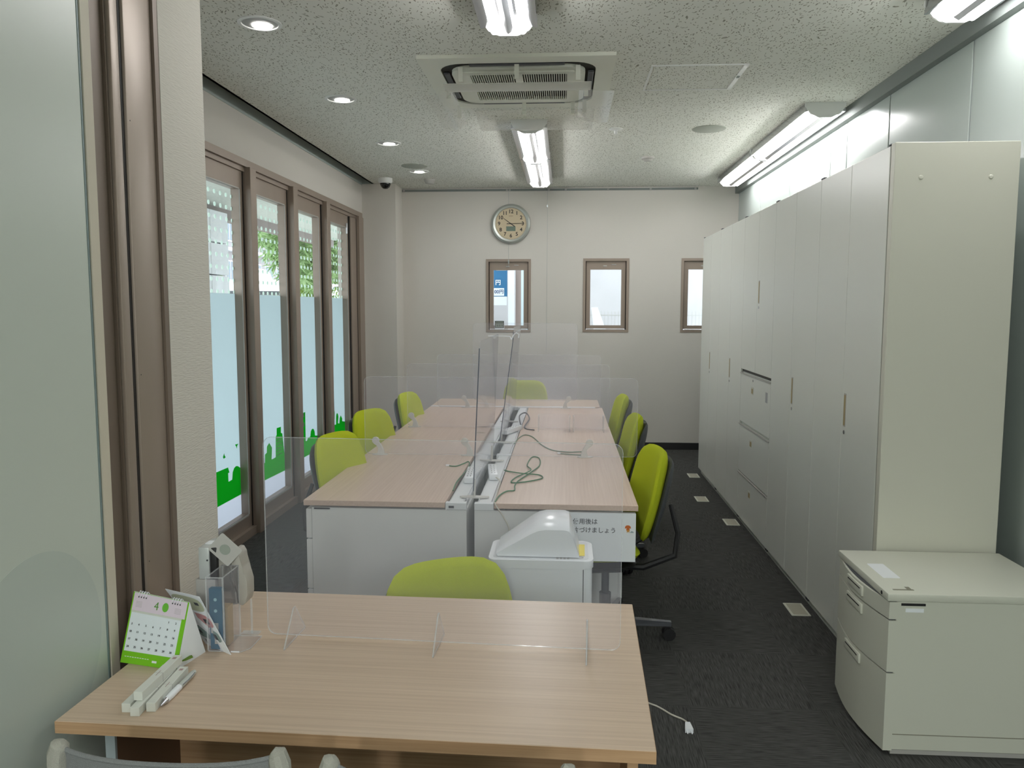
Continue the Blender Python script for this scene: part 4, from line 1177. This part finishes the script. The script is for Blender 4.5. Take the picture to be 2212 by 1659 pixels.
def long_panel(label, y0, y1, xb, lean, z1, clips):
    t = thing('desk_screen', label, 'screen', (xb, (y0+y1)/2, 0.722), group='clear acrylic screens on the desk rows')
    rx = Matrix.Translation((xb, 0, 0.722)) @ Matrix.Rotation(lean, 4, 'Y')
    m = MB().prism(rrect(y0, y1, 0, z1-0.722, 0.03, 5), 'x', -0.0015, 0.0015)
    bmesh.ops.transform(m.bm, matrix=rx, verts=m.bm.verts[:]); m.build('sheet', ACRYL, t, smooth=False)
    m = MB().box(-0.0022, 0.0022, y0-0.001, y0+0.002, 0.03, z1-0.722-0.03)
    bmesh.ops.transform(m.bm, matrix=rx, verts=m.bm.verts[:]); m.build('edge', mat('dark_acrylic_edge', (92, 98, 112), 0.3), t, smooth=False)
    for yy in clips:
        m = MB()
        m.prism([(0.065*math.cos(k*PI/8), 0.018*math.sin(k*PI/8)) for k in range(16)], 'z', 0, 0.006)
        m.prism([(-0.012, 0), (0.012, 0), (0.010, 0.05), (0.004, 0.085), (-0.004, 0.085), (-0.010, 0.05)], 'x', -0.004, 0.004)
        bmesh.ops.transform(m.bm, matrix=Matrix.Translation((xb+0.004, yy, 0.7195)), verts=m.bm.verts[:])
        m.build('clip', CLIPM, t)
    return t
long_panel('tall clear screen down the desk centre, nearest the camera', 3.37, 4.33, -0.392, 0.045, 1.405, (3.39, 4.22))
long_panel('leaning tall clear screen down the middle of the desk rows', 4.66, 5.38, -0.385, 0.13, 1.405, (4.8,))
long_panel('farthest tall clear screen along the desk centre', 5.6, 6.46, -0.40, 0.06, 1.41, (5.7,))
tag(MB().box(-0.45, -0.345, 4.655, 4.665, 1.378, 1.383, 0.001, 1).tube([(-0.312, 4.66, 1.36), (-0.30, 4.66, 1.385), (-0.285, 4.66, 1.40), (-0.268, 4.66, 1.39), (-0.27, 4.66, 1.37)], 0.004, 6).tube([(-0.345, 4.66, 1.380), (-0.32, 4.66, 1.378), (-0.312, 4.66, 1.36)], 0.003, 6).build('hook', PLW), 'small white hook clipped on the leaning clear screen', 'hook')
# front screen
fs = thing('front_screen', 'clear acrylic screen standing on the front desk on three feet', 'screen', (-0.30, 1.863, DT), -0.045)
def L(m_): 
    return m_
MB().prism(rrect(-0.44, 0.44, 0.010, 0.512, 0.022, 6), 'y', -0.0015, 0.0015).build('sheet', ACRYL, fs, local=True, smooth=False)
r = rrect(-0.44, 0.44, 0.010, 0.512, 0.022, 6); ri = rrect(-0.4388, 0.4388, 0.0112, 0.5108, 0.0208, 6)
e = MB()
for i in range(len(r)):
    j = (i+1) % len(r)
    q = [(r[i][0], -0.002, r[i][1]), (r[j][0], -0.002, r[j][1]), (ri[j][0], -0.002, ri[j][1]), (ri[i][0], -0.002, ri[i][1])]
    e.hexa([*q, *[(a, 0.002, c) for a, bq, c in q]])
bmesh.ops.remove_doubles(e.bm, verts=e.bm.verts[:], dist=1e-6)
e.build('edge', ACRYE, fs, local=True, smooth=False)
for x in (-0.37, -0.003, 0.360):
    ft = MB().prism([(-0.07, 0), (0.07, 0), (0.066, 0.006), (0.006, 0.082), (-0.006, 0.082), (-0.066, 0.006)], 'x', x-0.0022, x+0.0022, 0.0004).build('foot', ACRYL, fs, local=True, smooth=False)
    MB().tube([(x, -0.069, 0.002), (x, -0.064, 0.010), (x, -0.006, 0.081), (x, 0.006, 0.081), (x, 0.064, 0.010), (x, 0.069, 0.002)], 0.0019, 6).tube([(x, -0.069, 0.0015), (x, 0.069, 0.0015)], 0.0012, 6).build('edge', ACRYE, ft, local=True)

# low acrylic stands on the far right desk
for (x, y, lab, ww) in ((-0.065, 5.30, 'low clear acrylic stand on the right row, left one', 0.21), (0.165, 5.30, 'low clear acrylic stand on the right row at the aisle edge', 0.20)):
    t = thing('acrylic_stand', lab, 'stand', (x, y, DT), group='low clear stands on the right row')
    MB().box(x-ww/2, x+ww/2, y-0.002, y+0.002, DT+0.004, DT+0.115).build('sheet', ACRYL, t, smooth=False)
    for s in (-1, 1):
        MB().box(x+s*ww/2-0.003, x+s*ww/2+0.003, y-0.06, y+0.06, DT, DT+0.10).build('foot', ACRYE, t, smooth=False)
# power strips and cables
def strip(x, y, rz, lab, z=DT-0.003):
    t = thing('power_strip', lab, 'power strip', (x, y, z), rz, 'white power strips in the cable channel')
    MB().box(-0.022, 0.022, -0.13, 0.13, 0, 0.03, 0.004).build('body', PLW, t, local=True)
    b = MB()
    for k in range(5):
        yy = -0.10+k*0.045
        b.box(-0.009, -0.006, yy, yy+0.018, 0.0295, 0.0306); b.box(0.006, 0.009, yy, yy+0.018, 0.0295, 0.0306)
    b.build('socket_slots', DARKG, t, local=True, smooth=False, stuff=True)
strip(-0.352, 3.88, 0.12, 'white power strip in the channel between the two near desks, aisle side', DT-0.003)
strip(-0.455, 3.80, 0.05, 'white power strip in the channel between the two near desks, window side', DT-0.003)
strip(-0.345, 5.22, -0.35, 'white power strip farther back in the desk channel', DT+0.002)
def cable(pts, r, m, lab, sub=8, name='cable', ends=None):
    P = [Vector(p) for p in pts]; out = []
    for i in range(len(P)-1):
        p0 = P[max(i-1, 0)]; p1 = P[i]; p2 = P[i+1]; p3 = P[min(i+2, len(P)-1)]
        for k in range(sub):
            t = k/sub
            out.append(0.5*((2*p1)+(p2-p0)*t+(2*p0-5*p1+4*p2-p3)*t*t+(3*p1-p0-3*p2+p3)*t**3))
    out.append(P[-1])
    t = thing(name, lab, 'cable', tuple(P[0]), 0)
    MB().tube(out, r, 7).build('cord', m, t)
    return t, out
GC = mat('green_cable', (44, 112, 66), 0.45); WC = mat('white_cable', (200, 196, 184), 0.5)
z = DT+0.004
cable([(-0.29, 3.30, z), (-0.28, 3.42, z), (-0.255, 3.50, z), (-0.222, 3.52, z), (-0.225, 3.62, z), (-0.215, 3.72, z), (-0.165, 3.90, z+0.002), (-0.125, 4.10, z), (-0.135, 4.30, z), (-0.175, 4.32, z), (-0.19, 4.10, z), (-0.165, 3.93, z+0.008), (-0.23, 3.80, z), (-0.245, 3.68, z), (-0.18, 3.70, z), (-0.105, 3.78, z), (-0.12, 3.86, z), (-0.2, 3.86, z+0.006), (-0.27, 3.93, z), (-0.30, 3.96, z)], 0.003, GC, 'dark green cable coiled in loops on the near right desk')
z = DT+0.003
c2, o2 = cable([(-0.30, 4.75, z), (-0.285, 4.95, z), (-0.255, 5.09, z), (-0.20, 5.02, z), (-0.13, 4.72, z), (-0.06, 4.55, z), (0.03, 4.50, z), (0.09, 4.515, z), (0.12, 4.50, z), (0.10, 4.42, z), (0.03, 4.43, z), (-0.02, 4.45, z)], 0.003, mat('grey_green_cable', (108, 140, 112), 0.5), 'grey-green cable trailing across the second right desk')
MB().box(-0.035, -0.018, 4.445, 4.457, z-0.002, z+0.006, 0.001, 1).build('plug', PLW, c2)
c3, o3 = cable([(-0.60, 4.06, z), (-0.56, 4.05, z), (-0.53, 4.12, z), (-0.505, 4.15, z+0.004), (-0.49, 4.0, z), (-0.505, 3.7, z), (-0.498, 3.5, z)], 0.003, GC, 'short dark green cable end on the near left desk')
MB().box(-0.615, -0.597, 4.055, 4.067, z-0.002, z+0.006, 0.001, 1).build('plug', PLW, c3)
cable([(-0.33, 3.76, z+0.01), (-0.30, 3.70, z), (-0.296, 3.5, z), (-0.292, 3.32, z), (-0.285, 3.284, z-0.01), (-0.25, 3.275, z-0.06), (-0.225, 3.27, z-0.12), (-0.215, 3.24, z-0.25), (-0.2, 3.1, z-0.5)], 0.003, WC, 'thin white cable drooping from the duct behind the shredder')
cable([(-0.30, 5.5, z), (-0.33, 5.85, z+0.02), (-0.29, 5.95, z+0.03), (-0.25, 5.7, z+0.02), (-0.27, 5.4, z), (-0.20, 5.3, z)], 0.005, DARKG, 'dark cable loop beside the far power strip')
t, o = cable([(0.19, 2.75, 0.004), (0.30, 2.99, 0.004), (0.36, 2.99, 0.004), (0.42, 2.92, 0.004), (0.455, 2.89, 0.004), (0.47, 2.86, 0.006)], 0.0035, WC, 'white power cord with a plug lying on the carpet')
MB().hexa([(0.452, 2.80, 0.0), (0.482, 2.80, 0.0), (0.478, 2.855, 0.0), (0.460, 2.855, 0.0), (0.452, 2.80, 0.016), (0.482, 2.80, 0.016), (0.478, 2.855, 0.013), (0.460, 2.855, 0.013)]).box(0.457, 0.461, 2.782, 2.80, 0.006, 0.009).box(0.473, 0.477, 2.782, 2.80, 0.006, 0.009).build('plug', PLW, t)

# ------------------------------------------------------------------ front desk
FD = thing('front_desk', 'light oak front desk in the foreground', 'desk', (-0.411, 1.816, 0), -0.0235)
MB().box(-0.598, 0.598, -0.372, 0.372, DT-0.0262, DT-0.0002, 0.0012, 1).build('desktop', WOODF, FD, local=True)
MB().box(-0.5985, 0.5985, -0.3727, -0.3718, DT-0.026, DT-0.0015).box(0.5978, 0.5987, -0.372, 0.372, DT-0.026, DT-0.0015).build('edge_band', WOODE, FD, local=True, smooth=False)
MB().box(-0.575, -0.553, -0.24, 0.32, 0, DT-0.027).build('side_panel', mat('shaded_side_panel', (110, 84, 66), 0.5), FD, local=True, smooth=False)  # shade under the desktop is put into this panel's dark brown
MB().box(0.553, 0.575, -0.24, 0.32, 0, DT-0.027).build('side_panel', WOODE, FD, local=True, smooth=False)
MB().box(-0.575, -0.553, -0.248, -0.2405, 0, DT-0.027).build('leg_trim', mat('pale_blue_grey_trim', (170, 182, 186), 0.4), FD, local=True, smooth=False)
MB().box(-0.5525, 0.5525, 0.02, 0.04, 0.08, DT-0.027).build('modesty_panel', WOODE, FD, local=True, smooth=False)

# foreground mesh chairs
def mesh_chair(label, xc0, yb, zt, half, sag):
    t = thing('mesh_chair', label, 'chair', (xc0, yb+0.05, 0), group='grey mesh chairs in front of the desk')
    def arc(u): return yb - 0.020*(1-u*u)
    N = 16; m = MB(); rows = []
    for i in range(11):
        v = i/10; row = []
        for k in range(N+1):
            u = -1+2*k/N
            z = 0.47 + (zt - sag*(1-u*u*u*u) - 0.47)*v
            row.append((xc0+u*(half-0.012-0.02*(1-v)), arc(u)-0.02*v, z))
        rows.append(row)
    fv = [[m.bm.verts.new(p) for p in r_] for r_ in rows]
    bv = [[m.bm.verts.new((p[0], p[1]+0.006, p[2])) for p in r_] for r_ in rows]
    for i in range(10):
        for k in range(N):
            m.bm.faces.new((fv[i][k], fv[i][k+1], fv[i+1][k+1], fv[i+1][k]))
            m.bm.faces.new((bv[i][k], bv[i+1][k], bv[i+1][k+1], bv[i][k+1]))
    for k in range(N):
        m.bm.faces.new((fv[10][k], fv[10][k+1], bv[10][k+1], bv[10][k])); m.bm.faces.new((fv[0][k], bv[0][k], bv[0][k+1], fv[0][k+1]))
    for i in range(10):
        m.bm.faces.new((fv[i][0], fv[i+1][0], bv[i+1][0], bv[i][0])); m.bm.faces.new((fv[i][N], bv[i][N], bv[i+1][N], fv[i+1][N]))
    m.build('backrest', MESHG, t)
    m = MB().tube([(rows[10][k][0], rows[10][k][1]+0.003, rows[10][k][2]) for k in range(N+1)], 0.0042, 8)
    m.build('top_rail', MESHG, t)
    for s in (-1, 1):
        kk_ = 0 if s < 0 else N
        x, y, z1 = rows[10][kk_]
        MB().tube([(x, y+0.012, 0.40), (x+s*0.006, y+0.006, 0.6), (x+s*0.004, y+0.003, z1-0.05), (x+s*0.002, y+0.003, z1-0.012), (x-s*0.002, y+0.003, z1+0.004), (x-s*0.008, y+0.003, z1+0.009)], 0.0165, 10, True, [0.8, 0.85, 1, 1.05, 0.9, 0.35]).build('back_post', MESHL, t)
        MB().tube([(x, y+0.012, 0.41), (x+s*0.01, y+0.02, 0.2), (x+s*0.008, y-0.06, 0.012)], 0.012, 8).build('leg', CHROME, t)
        MB().tube([(x, y+0.02, 0.41), (x, y+0.30, 0.41), (x+s*0.01, y+0.38, 0.2), (x+s*0.008, y+0.42, 0.012)], 0.012, 8).build('leg', CHROME, t)
    MB().pillow(lambda u, v, s: (xc0+u*(half-0.01), yb+0.21+v*0.2, 0.44+s*0.025), 8, 4.5, 6).build('seat', MESHG, t)
mesh_chair('grey mesh chair on the left in front of the front desk', -0.632, 1.19, 0.838, 0.194, 0.012)
mesh_chair('grey mesh chair in the middle in front of the front desk', -0.178, 1.19, 0.829, 0.200, 0.020)

# ------------------------------------------------------------------ things on the front desk
# tent calendar
A = Vector((-1.033, 1.722, DT)); B = Vector((-0.882, 1.690, DT)); Cb = Vector((-0.864, 1.790, DT)); D = A+(Cb-B)
ca = thing('desk_calendar', 'tent desk calendar with lime green back and pink header', 'calendar', tuple((A+Cb)/2))
TL = Vector((-1.022, 1.775, DT+0.152)); TR = Vector((-0.872, 1.745, DT+0.140))
up1 = (TL-A).normalized(); ex1 = (B-A).normalized()
nf = ex1.cross((TL-A)).normalized()
if nf.y > 0: nf = -nf
def fp(u, v, o=0.0):   # point on the front face, u along, v up, o outward
    p = A.lerp(B, u); q = TL.lerp(TR, u)
    return p.lerp(q, v) + nf*o
def fquad(m, u0, u1, v0, v1, o, t=0.0008):
    q = [fp(u0, v0, o), fp(u1, v0, o), fp(u1, v1, o), fp(u0, v1, o)]
    m.hexa([*q, *[p+nf*t for p in q]]); return m
LIME = mat('lime_card', (122, 196, 30), 0.4)
fquad(MB(), 0, 1, 0, 1, 0, 0.001).build('front_card', LIME, ca, smooth=False)
m = MB(); q = [Cb, D, TL, TR]; back_n = Vector((0.1, 1, 0.3)).normalized()*0.001
m.hexa([*q, *[p+back_n for p in q]]); m.build('back_card', PLW, ca, smooth=False)
# right white side wing
mid = B.lerp(Cb, 0.5)
sw = MB(); off = Vector((0.0008, 0, 0))
pts = [B+nf*-0.001, Cb+Vector((0.004, 0, 0)), Cb+Vector((-0.004, -0.012, 0.055)), TR]
sw.hexa([*pts, *[p+off for p in pts]]); sw.build('side_wing', PAPER, ca, smooth=False)
fquad(MB(), 0.03, 0.93, 0.17, 0.99, 0.0012).build('month_sheet', mat('calendar_paper', (226, 234, 240), 0.6), ca, smooth=False)
fquad(MB(), 0.03, 0.985, 0.74, 0.995, 0.0022).build('header_print', mat('pale_pink_print', (222, 208, 222), 0.6), ca, smooth=False)
fquad(MB(), 0.03, 0.93, 0.715, 0.745, 0.0024).build('weekday_band', mat('pale_grey_band', (208, 212, 204), 0.6), ca, smooth=False)
RM = Matrix((ex1, up1, nf)).transposed().to_4x4()
day = 1
for row in range(5):
    for col in range(7):
        if row == 0 and col < 5: continue
        if day > 30: break
        text(str(day), 0.0066, INK, ca, fp(0.09+col*0.128, 0.66-row*0.106, 0.0042), RM, 'day_number'); day += 1
text('4', 0.026, mat('green_ink', (90, 150, 60), 0.6), ca, fp(0.46, 0.85, 0.0034), RM, 'month_number')
gm = MB(); cpt = fp(0.62, 0.86, 0.0032); 
ringp = [cpt+ex1*0.0085*math.cos(k*PI/8)+up1*0.0105*math.sin(k*PI/8) for k in range(16)]
v0 = [gm.bm.verts.new(p) for p in ringp]; v1 = [gm.bm.verts.new(p+nf*0.0005) for p in ringp]
gm.bm.faces.new(v1); gm.bm.faces.new(v0[::-1])
for k in range(16): gm.bm.faces.new((v0[k], v0[(k+1) % 16], v1[(k+1) % 16], v1[k]))
gm.build('green_oval_print', mat('green_print', (110, 190, 60), 0.6), ca, smooth=False)
m = MB()
for u in (0.11, 0.155, 0.20, 0.245, 0.72, 0.765, 0.81, 0.855): fquad(m, u, u+0.018, 0.93, 0.965, 0.0032, 0.0004)
m.build('binding_holes', INK, ca, smooth=False)
m = MB()
for u in (0.119, 0.164, 0.209, 0.254, 0.729, 0.774, 0.819, 0.864):
    p = fp(u, 0.95, 0.003); tp = fp(u, 1.0, 0.0)
    m.tube([p, p.lerp(tp, 0.6)+nf*0.004, tp+Vector((0, 0, 0.005)), tp+Vector((0, 0.006, 0.0)), tp+Vector((0, 0.005, -0.008))], 0.0009, 6)
m.build('wire_binding', PLW, ca)
for (u0, u1, va, vb) in ((0.09, 0.2, 0.80, 0.88), (0.79, 0.90, 0.80, 0.88)):
    m = MB()
    for k in range(5): fquad(m, u0, u1, va+k*0.018, va+k*0.018+0.004, 0.0032, 0.0003)
    m.build('mini_month_print', PLG, ca, smooth=False)
fquad(MB(), 0.56, 0.64, 0.055, 0.085, 0.0012).build('white_tag', PAPER, ca, smooth=False)
m = MB()
for k in range(10): fquad(m, 0.06+k*0.045, 0.06+k*0.045+0.03, 0.09, 0.098, 0.0012, 0.0003)
m.build('small_print', PLW, ca, smooth=False)
MB().prism([(-0.884, 1.700), (-0.868, 1.712), (-0.860, 1.728), (-0.868, 1.738), (-0.876, 1.730)], 'z', DT+0.014, DT+0.0155).build('green_tab', mat('olive_card', (96, 130, 20), 0.6), ca, smooth=False)

# leaflet card behind calendar
B0 = Vector((-0.878, 1.832, DT+0.001)); B1 = Vector((-0.790, 1.775, DT+0.001)); T1 = Vector((-0.875, 1.80, DT+0.133)); T0 = Vector((-0.992, 1.862, DT+0.127))
lf = thing('leaflet_card', 'white leaflet card with coloured rounded shapes leaning behind the calendar', 'leaflet', tuple(B1))
ln = (B1-B0).cross(T0-B0).normalized()
if ln.y > 0: ln = -ln
m = MB(); q = [B0, B1, T1, T0]; m.hexa([*q, *[p-ln*0.001 for p in q]]); m.build('card', PAPER, lf, smooth=False)
for (v0_, v1_, col) in ((0.70, 0.95, (186, 192, 166)), (0.42, 0.66, (200, 148, 150)), (0.17, 0.40, (140, 160, 158))):
    m = MB(); rp = []
    for k in range(20):
        a = k*PI/10
        uu = 0.5+0.45*math.copysign(abs(math.cos(a))**0.6, math.cos(a)); vv = (v0_+v1_)/2+(v1_-v0_)/2*math.copysign(abs(math.sin(a))**0.6, math.sin(a))
        rp.append(B0.lerp(B1, uu).lerp(T0.lerp(T1, uu), vv)+ln*0.0003)
    a_ = [m.bm.verts.new(p) for p in rp]; b_ = [m.bm.verts.new(p+ln*0.0004) for p in rp]
    m.bm.faces.new(b_); m.bm.faces.new(a_[::-1])
    for k in range(20): m.bm.faces.new((a_[k], a_[(k+1) % 20], b_[(k+1) % 20], b_[k]))
    m.build('shape_print', mat('soft_print', col, 0.6), lf, smooth=False)
m = MB()
for (u0, u1, v0_, v1_) in ((0.72, 0.84, 0.82, 0.87), (0.70, 0.86, 0.5, 0.58), (0.68, 0.84, 0.22, 0.32), (0.2, 0.3, 0.25, 0.31), (0.2, 0.23, 0.06, 0.14)):
    q = [B0.lerp(B1, u).lerp(T0.lerp(T1, u), v)+ln*0.001 for u, v in ((u0, v0_), (u1, v0_), (u1, v1_), (u0, v1_))]
    m.hexa([*q, *[p+ln*0.0003 for p in q]])
m.build('small_print', DARKG, lf, smooth=False)

# acrylic brochure holder
bh = thing('brochure_holder', 'clear acrylic brochure holder on a flat foot', 'holder', (-0.81, 1.84, DT))
HX0, HX1, HY0, HY1, HZ = -0.853, -0.812, 1.792, 1.885, 0.185
m = MB(); m.box(HX0, HX0+0.002, HY0, HY1, DT+0.004, DT+HZ); m.box(HX1-0.002, HX1, HY0, HY1, DT+0.004, DT+HZ); m.box(HX0+0.002, HX1-0.002, HY0, HY0+0.002, DT+0.004, DT+HZ); m.box(HX0+0.002, HX1-0.002, HY1-0.002, HY1, DT+0.004, DT+HZ)
m.build('case', ACRYL, bh, smooth=False)
m = MB()
for x in (HX0, HX1):
    for y in (HY0, HY1): m.box(x-0.0016, x+0.0016, y-0.0016, y+0.0016, DT+0.004, DT+HZ)
for x in (HX0, HX1): m.box(x-0.0012, x+0.0012, HY0, HY1, DT+HZ-0.002, DT+HZ)
for y in (HY0, HY1): m.box(HX0, HX1, y-0.0012, y+0.0012, DT+HZ-0.002, DT+HZ)
m.build('edge', ACRYE, bh, smooth=False)
MB().prism([(HX0, HY0), (-0.772, HY0), (-0.757, HY0+0.02), (-0.757, HY1), (HX0, HY1)], 'z', DT, DT+0.0035).build('foot', ACRYL, bh, smooth=False)
MB().tube([(HX0, HY0, DT+0.0018), (-0.772, HY0, DT+0.0018), (-0.757, HY0+0.02, DT+0.0018), (-0.757, HY1, DT+0.0018), (HX0, HY1, DT+0.0018)], 0.0014, 6).build('foot_edge', ACRYE, bh)
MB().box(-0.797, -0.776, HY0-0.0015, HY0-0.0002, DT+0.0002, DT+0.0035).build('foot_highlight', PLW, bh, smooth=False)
br = thing('brochure', 'blue brochure stack inside the clear holder', 'brochure', (-0.835, 1.81, DT+0.005), group='brochures in the clear holder')
MB().box(-0.849, -0.818, 1.797, 1.812, DT+0.0045, DT+0.155).build('booklet', mat('teal_blue_print', (26, 90, 118), 0.5), br, smooth=False)
m = MB()
for zz in (0.128, 0.10): m.cyl((-0.834, 1.7965, DT+zz), (-0.834, 1.7972, DT+zz), 0.004, 14)
m.build('round_print', mat('pale_teal_print', (150, 190, 200), 0.5), br)
MB().box(-0.846, -0.828, 1.7955, 1.7968, DT+0.045, DT+0.07).box(-0.838, -0.822, 1.7958, 1.7968, DT+0.018, DT+0.04).build('picture_print', PLG, br, smooth=False)
tag(MB().box(-0.849, -0.8145, 1.820, 1.850, DT+0.0045, DT+0.10).build('brochure', mat('kraft_paper', (178, 156, 118), 0.7), smooth=False), 'tan paper booklet behind the blue one in the clear holder', 'brochure', 'brochures in the clear holder')

# card reader: grey-white upright unit with black side and a rounded head
cr = thing('card_reader', 'grey-white desktop card reader with black side panel', 'card reader', (-0.90, 1.92, DT))
RYs, RYe = 1.875, 1.955
MB().box(-0.920, -0.868, RYs, RYe, DT, DT+0.150, 0.004).build('lower_case', PLG, cr)
MB().box(-0.908, -0.880, RYs-0.004, RYe, DT+0.1505, DT+0.232, 0.003).build('upper_case', mat('silver_plastic', (196, 200, 200), 0.3, 0.2), cr)
MB().box(-0.8795, -0.862, RYs-0.002, RYe+0.005, DT+0.15, DT+0.232, 0.002).build('black_side', BLACK, cr)
MB().prism(rrect(-0.905, -0.888, 1.90, 1.93, 0.003, 2), 'z', DT+0.232, DT+0.2328).build('label_sticker', PAPER, cr, smooth=False)
m = MB()
for (x, zz) in ((-0.885, 0.20), (-0.878, 0.128)): m.cyl((x, RYs-0.005, DT+zz), (x, RYs+0.002, DT+zz), 0.0025, 10)
m.build('screw', DARKG, cr)
m = MB()
for zz in (0.115, 0.102, 0.09): m.cyl((-0.9275, 1.90, DT+zz), (-0.919, 1.90, DT+zz), 0.005, 10)
m.build('side_knob', PLW, cr)
hd = thing('scanner_stand', 'rounded beige hand scanner head with a square card on top, on a clear post', 'scanner', (-0.80, 1.90, DT))
SC = mat('warm_grey_plastic', (172, 168, 160), 0.4)
def scan_pts(w0, cxx, zc0, hgt, nn=28, waist=0.0):
    out = []
    for k in range(nn):
        a = k*2*PI/nn; ca_, sa_ = math.cos(a), math.sin(a)
        out.append((cxx+w0*math.copysign(abs(ca_)**0.7, ca_), zc0+hgt*math.copysign(abs(sa_)**0.8, sa_)))
    return out
ZH = DT+0.158
body = [(-0.832, DT+0.085), (-0.834, DT+0.20), (-0.828, DT+0.222), (-0.815, DT+0.231), (-0.800, DT+0.229), (-0.798, DT+0.155), (-0.793, DT+0.135), (-0.785, DT+0.118), (-0.782, DT+0.085), (-0.80, DT+0.082)]
sh_ = lambda q: [(u-0.034, (v-DT)*0.965+DT) for u, v in q]
MB().prism(sh_(body), 'y', 1.885, 1.925, 0.005).build('body', SC, hd)
gap = [(-0.800, DT+0.225), (-0.803, DT+0.155), (-0.795, DT+0.135), (-0.787, DT+0.117), (-0.784, DT+0.088), (-0.781, DT+0.088), (-0.781, DT+0.125), (-0.790, DT+0.15), (-0.793, DT+0.225)]
MB().prism(sh_(gap), 'y', 1.887, 1.925).build('dark_slot', BLACK, hd, smooth=False)
cover = [(-0.797, DT+0.222), (-0.790, DT+0.232), (-0.780, DT+0.231), (-0.773, DT+0.218), (-0.771, DT+0.185), (-0.762, DT+0.165), (-0.757, DT+0.145), (-0.757, DT+0.11), (-0.762, DT+0.09), (-0.772, DT+0.082), (-0.781, DT+0.086), (-0.782, DT+0.128), (-0.794, DT+0.158), (-0.798, DT+0.175)]
MB().prism(sh_(cover), 'y', 1.885, 1.932, 0.003).build('cover', SC, hd)
cardc = Vector((-0.842, 1.878, DT+0.226)); m = MB()
R45 = Matrix.Rotation(0.73, 4, 'Y') @ Matrix.Rotation(-0.25, 4, 'X')
pl = [R45 @ Vector((u, 0, v)) + cardc for u, v in rrect(-0.034, 0.034, -0.026, 0.026, 0.004, 3)]
a_ = [m.bm.verts.new(p) for p in pl]; b_ = [m.bm.verts.new(p+Vector((0, 0.0015, 0))) for p in pl]
m.bm.faces.new(a_); m.bm.faces.new(b_[::-1])
for k in range(len(pl)): m.bm.faces.new((a_[k], a_[(k+1) % len(pl)], b_[(k+1) % len(pl)], b_[k]))
m.build('square_card', PLG, hd, smooth=False)
m = MB(); pl = [R45 @ Vector((0.014*math.cos(k*PI/8), -0.0008, 0.012*math.sin(k*PI/8))) + cardc for k in range(16)]
a_ = [m.bm.verts.new(p) for p in pl]; b_ = [m.bm.verts.new(p+Vector((0, 0.0007, 0))) for p in pl]
m.bm.faces.new(a_); m.bm.faces.new(b_[::-1])
for k in range(16): m.bm.faces.new((a_[k], a_[(k+1) % 16], b_[(k+1) % 16], b_[k]))
m.build('card_print', mat('grey_green_print', (142, 150, 140), 0.5), hd, smooth=False)
MB().box(-0.792, -0.788, 1.903, 1.907, DT, DT+0.09).box(-0.815, -0.77, 1.895, 1.915, DT, DT+0.003).build('clear_post', ACRYE, hd, smooth=False)

# slim white boxes and pen
def slim_box(p0, p1, z0, lab, w=0.019, h=0.019):
    p0 = Vector(p0); p1 = Vector(p1); d = (p1-p0); Ln = d.length; a = math.atan2(d.y, d.x)
    t = thing('slim_box', lab, 'box', (p0.x, p0.y, z0), a, 'slim white boxes beside the calendar')
    MB().box(0, Ln, -w/2, w/2, 0, h, 0.0006, 1).build('carton', mat('white_card', (216, 218, 210), 0.6), t, local=True)
    MB().box(Ln*0.42, Ln*0.55, -0.0006, 0.0006, h, h+0.0003).box(Ln*0.88, Ln*0.93, -0.004, 0.004, h, h+0.0003).build('print', mat('faint_red_print', (168, 140, 138), 0.6), t, local=True, smooth=False)
    MB().box(Ln*0.49, Ln*0.495, -w/2-0.0003, w/2+0.0003, -0.0, h+0.0002).build('seam', PLG, t, local=True, smooth=False)
slim_box((-0.892, 1.499, 0), (-0.897, 1.679, 0), DT, 'slim white box lying leftmost under the top one')
slim_box((-0.866, 1.485, 0), (-0.876, 1.661, 0), DT, 'slim white box in the middle of the bottom layer, nearest the desk edge')
slim_box((-0.843, 1.505, 0), (-0.854, 1.672, 0), DT, 'slim white box lying rightmost, next to the pen')
slim_box((-0.873, 1.512, 0), (-0.875, 1.687, 0), DT+0.0195, 'slim white box stacked on top with a ribbon print')
pe = thing('ballpoint_pen', 'white ballpoint pen with a silver tip beside the slim boxes', 'pen', (-0.83, 1.6, DT))
P0 = Vector((-0.829, 1.519, DT+0.0065)); P1 = Vector((-0.830, 1.672, DT+0.0075)); 
ptn = lambda t: P0.lerp(P1, t)
MB().tube([ptn(0), ptn(0.05), ptn(0.16)], 0.006, 12, True, [0.2, 0.5, 1]).build('tip', CHROME, pe)
MB().tube([ptn(0.16), ptn(0.3), ptn(0.52)], 0.0072, 12, True, [0.9, 1.05, 1]).build('grip', PLW, pe)
MB().tube([ptn(0.52), ptn(0.9), ptn(1.0)], 0.0066, 12, True, [1, 1, 0.7]).build('barrel', mat('translucent_grey_white', (190, 194, 188), 0.25), pe)
MB().tube([ptn(0.93)+Vector((0.006, 0, 0.003)), ptn(0.75)+Vector((0.0085, 0, 0.003)), ptn(0.55)+Vector((0.006, 0, 0.003))], 0.0012, 8).build('clip', CHROME, pe)
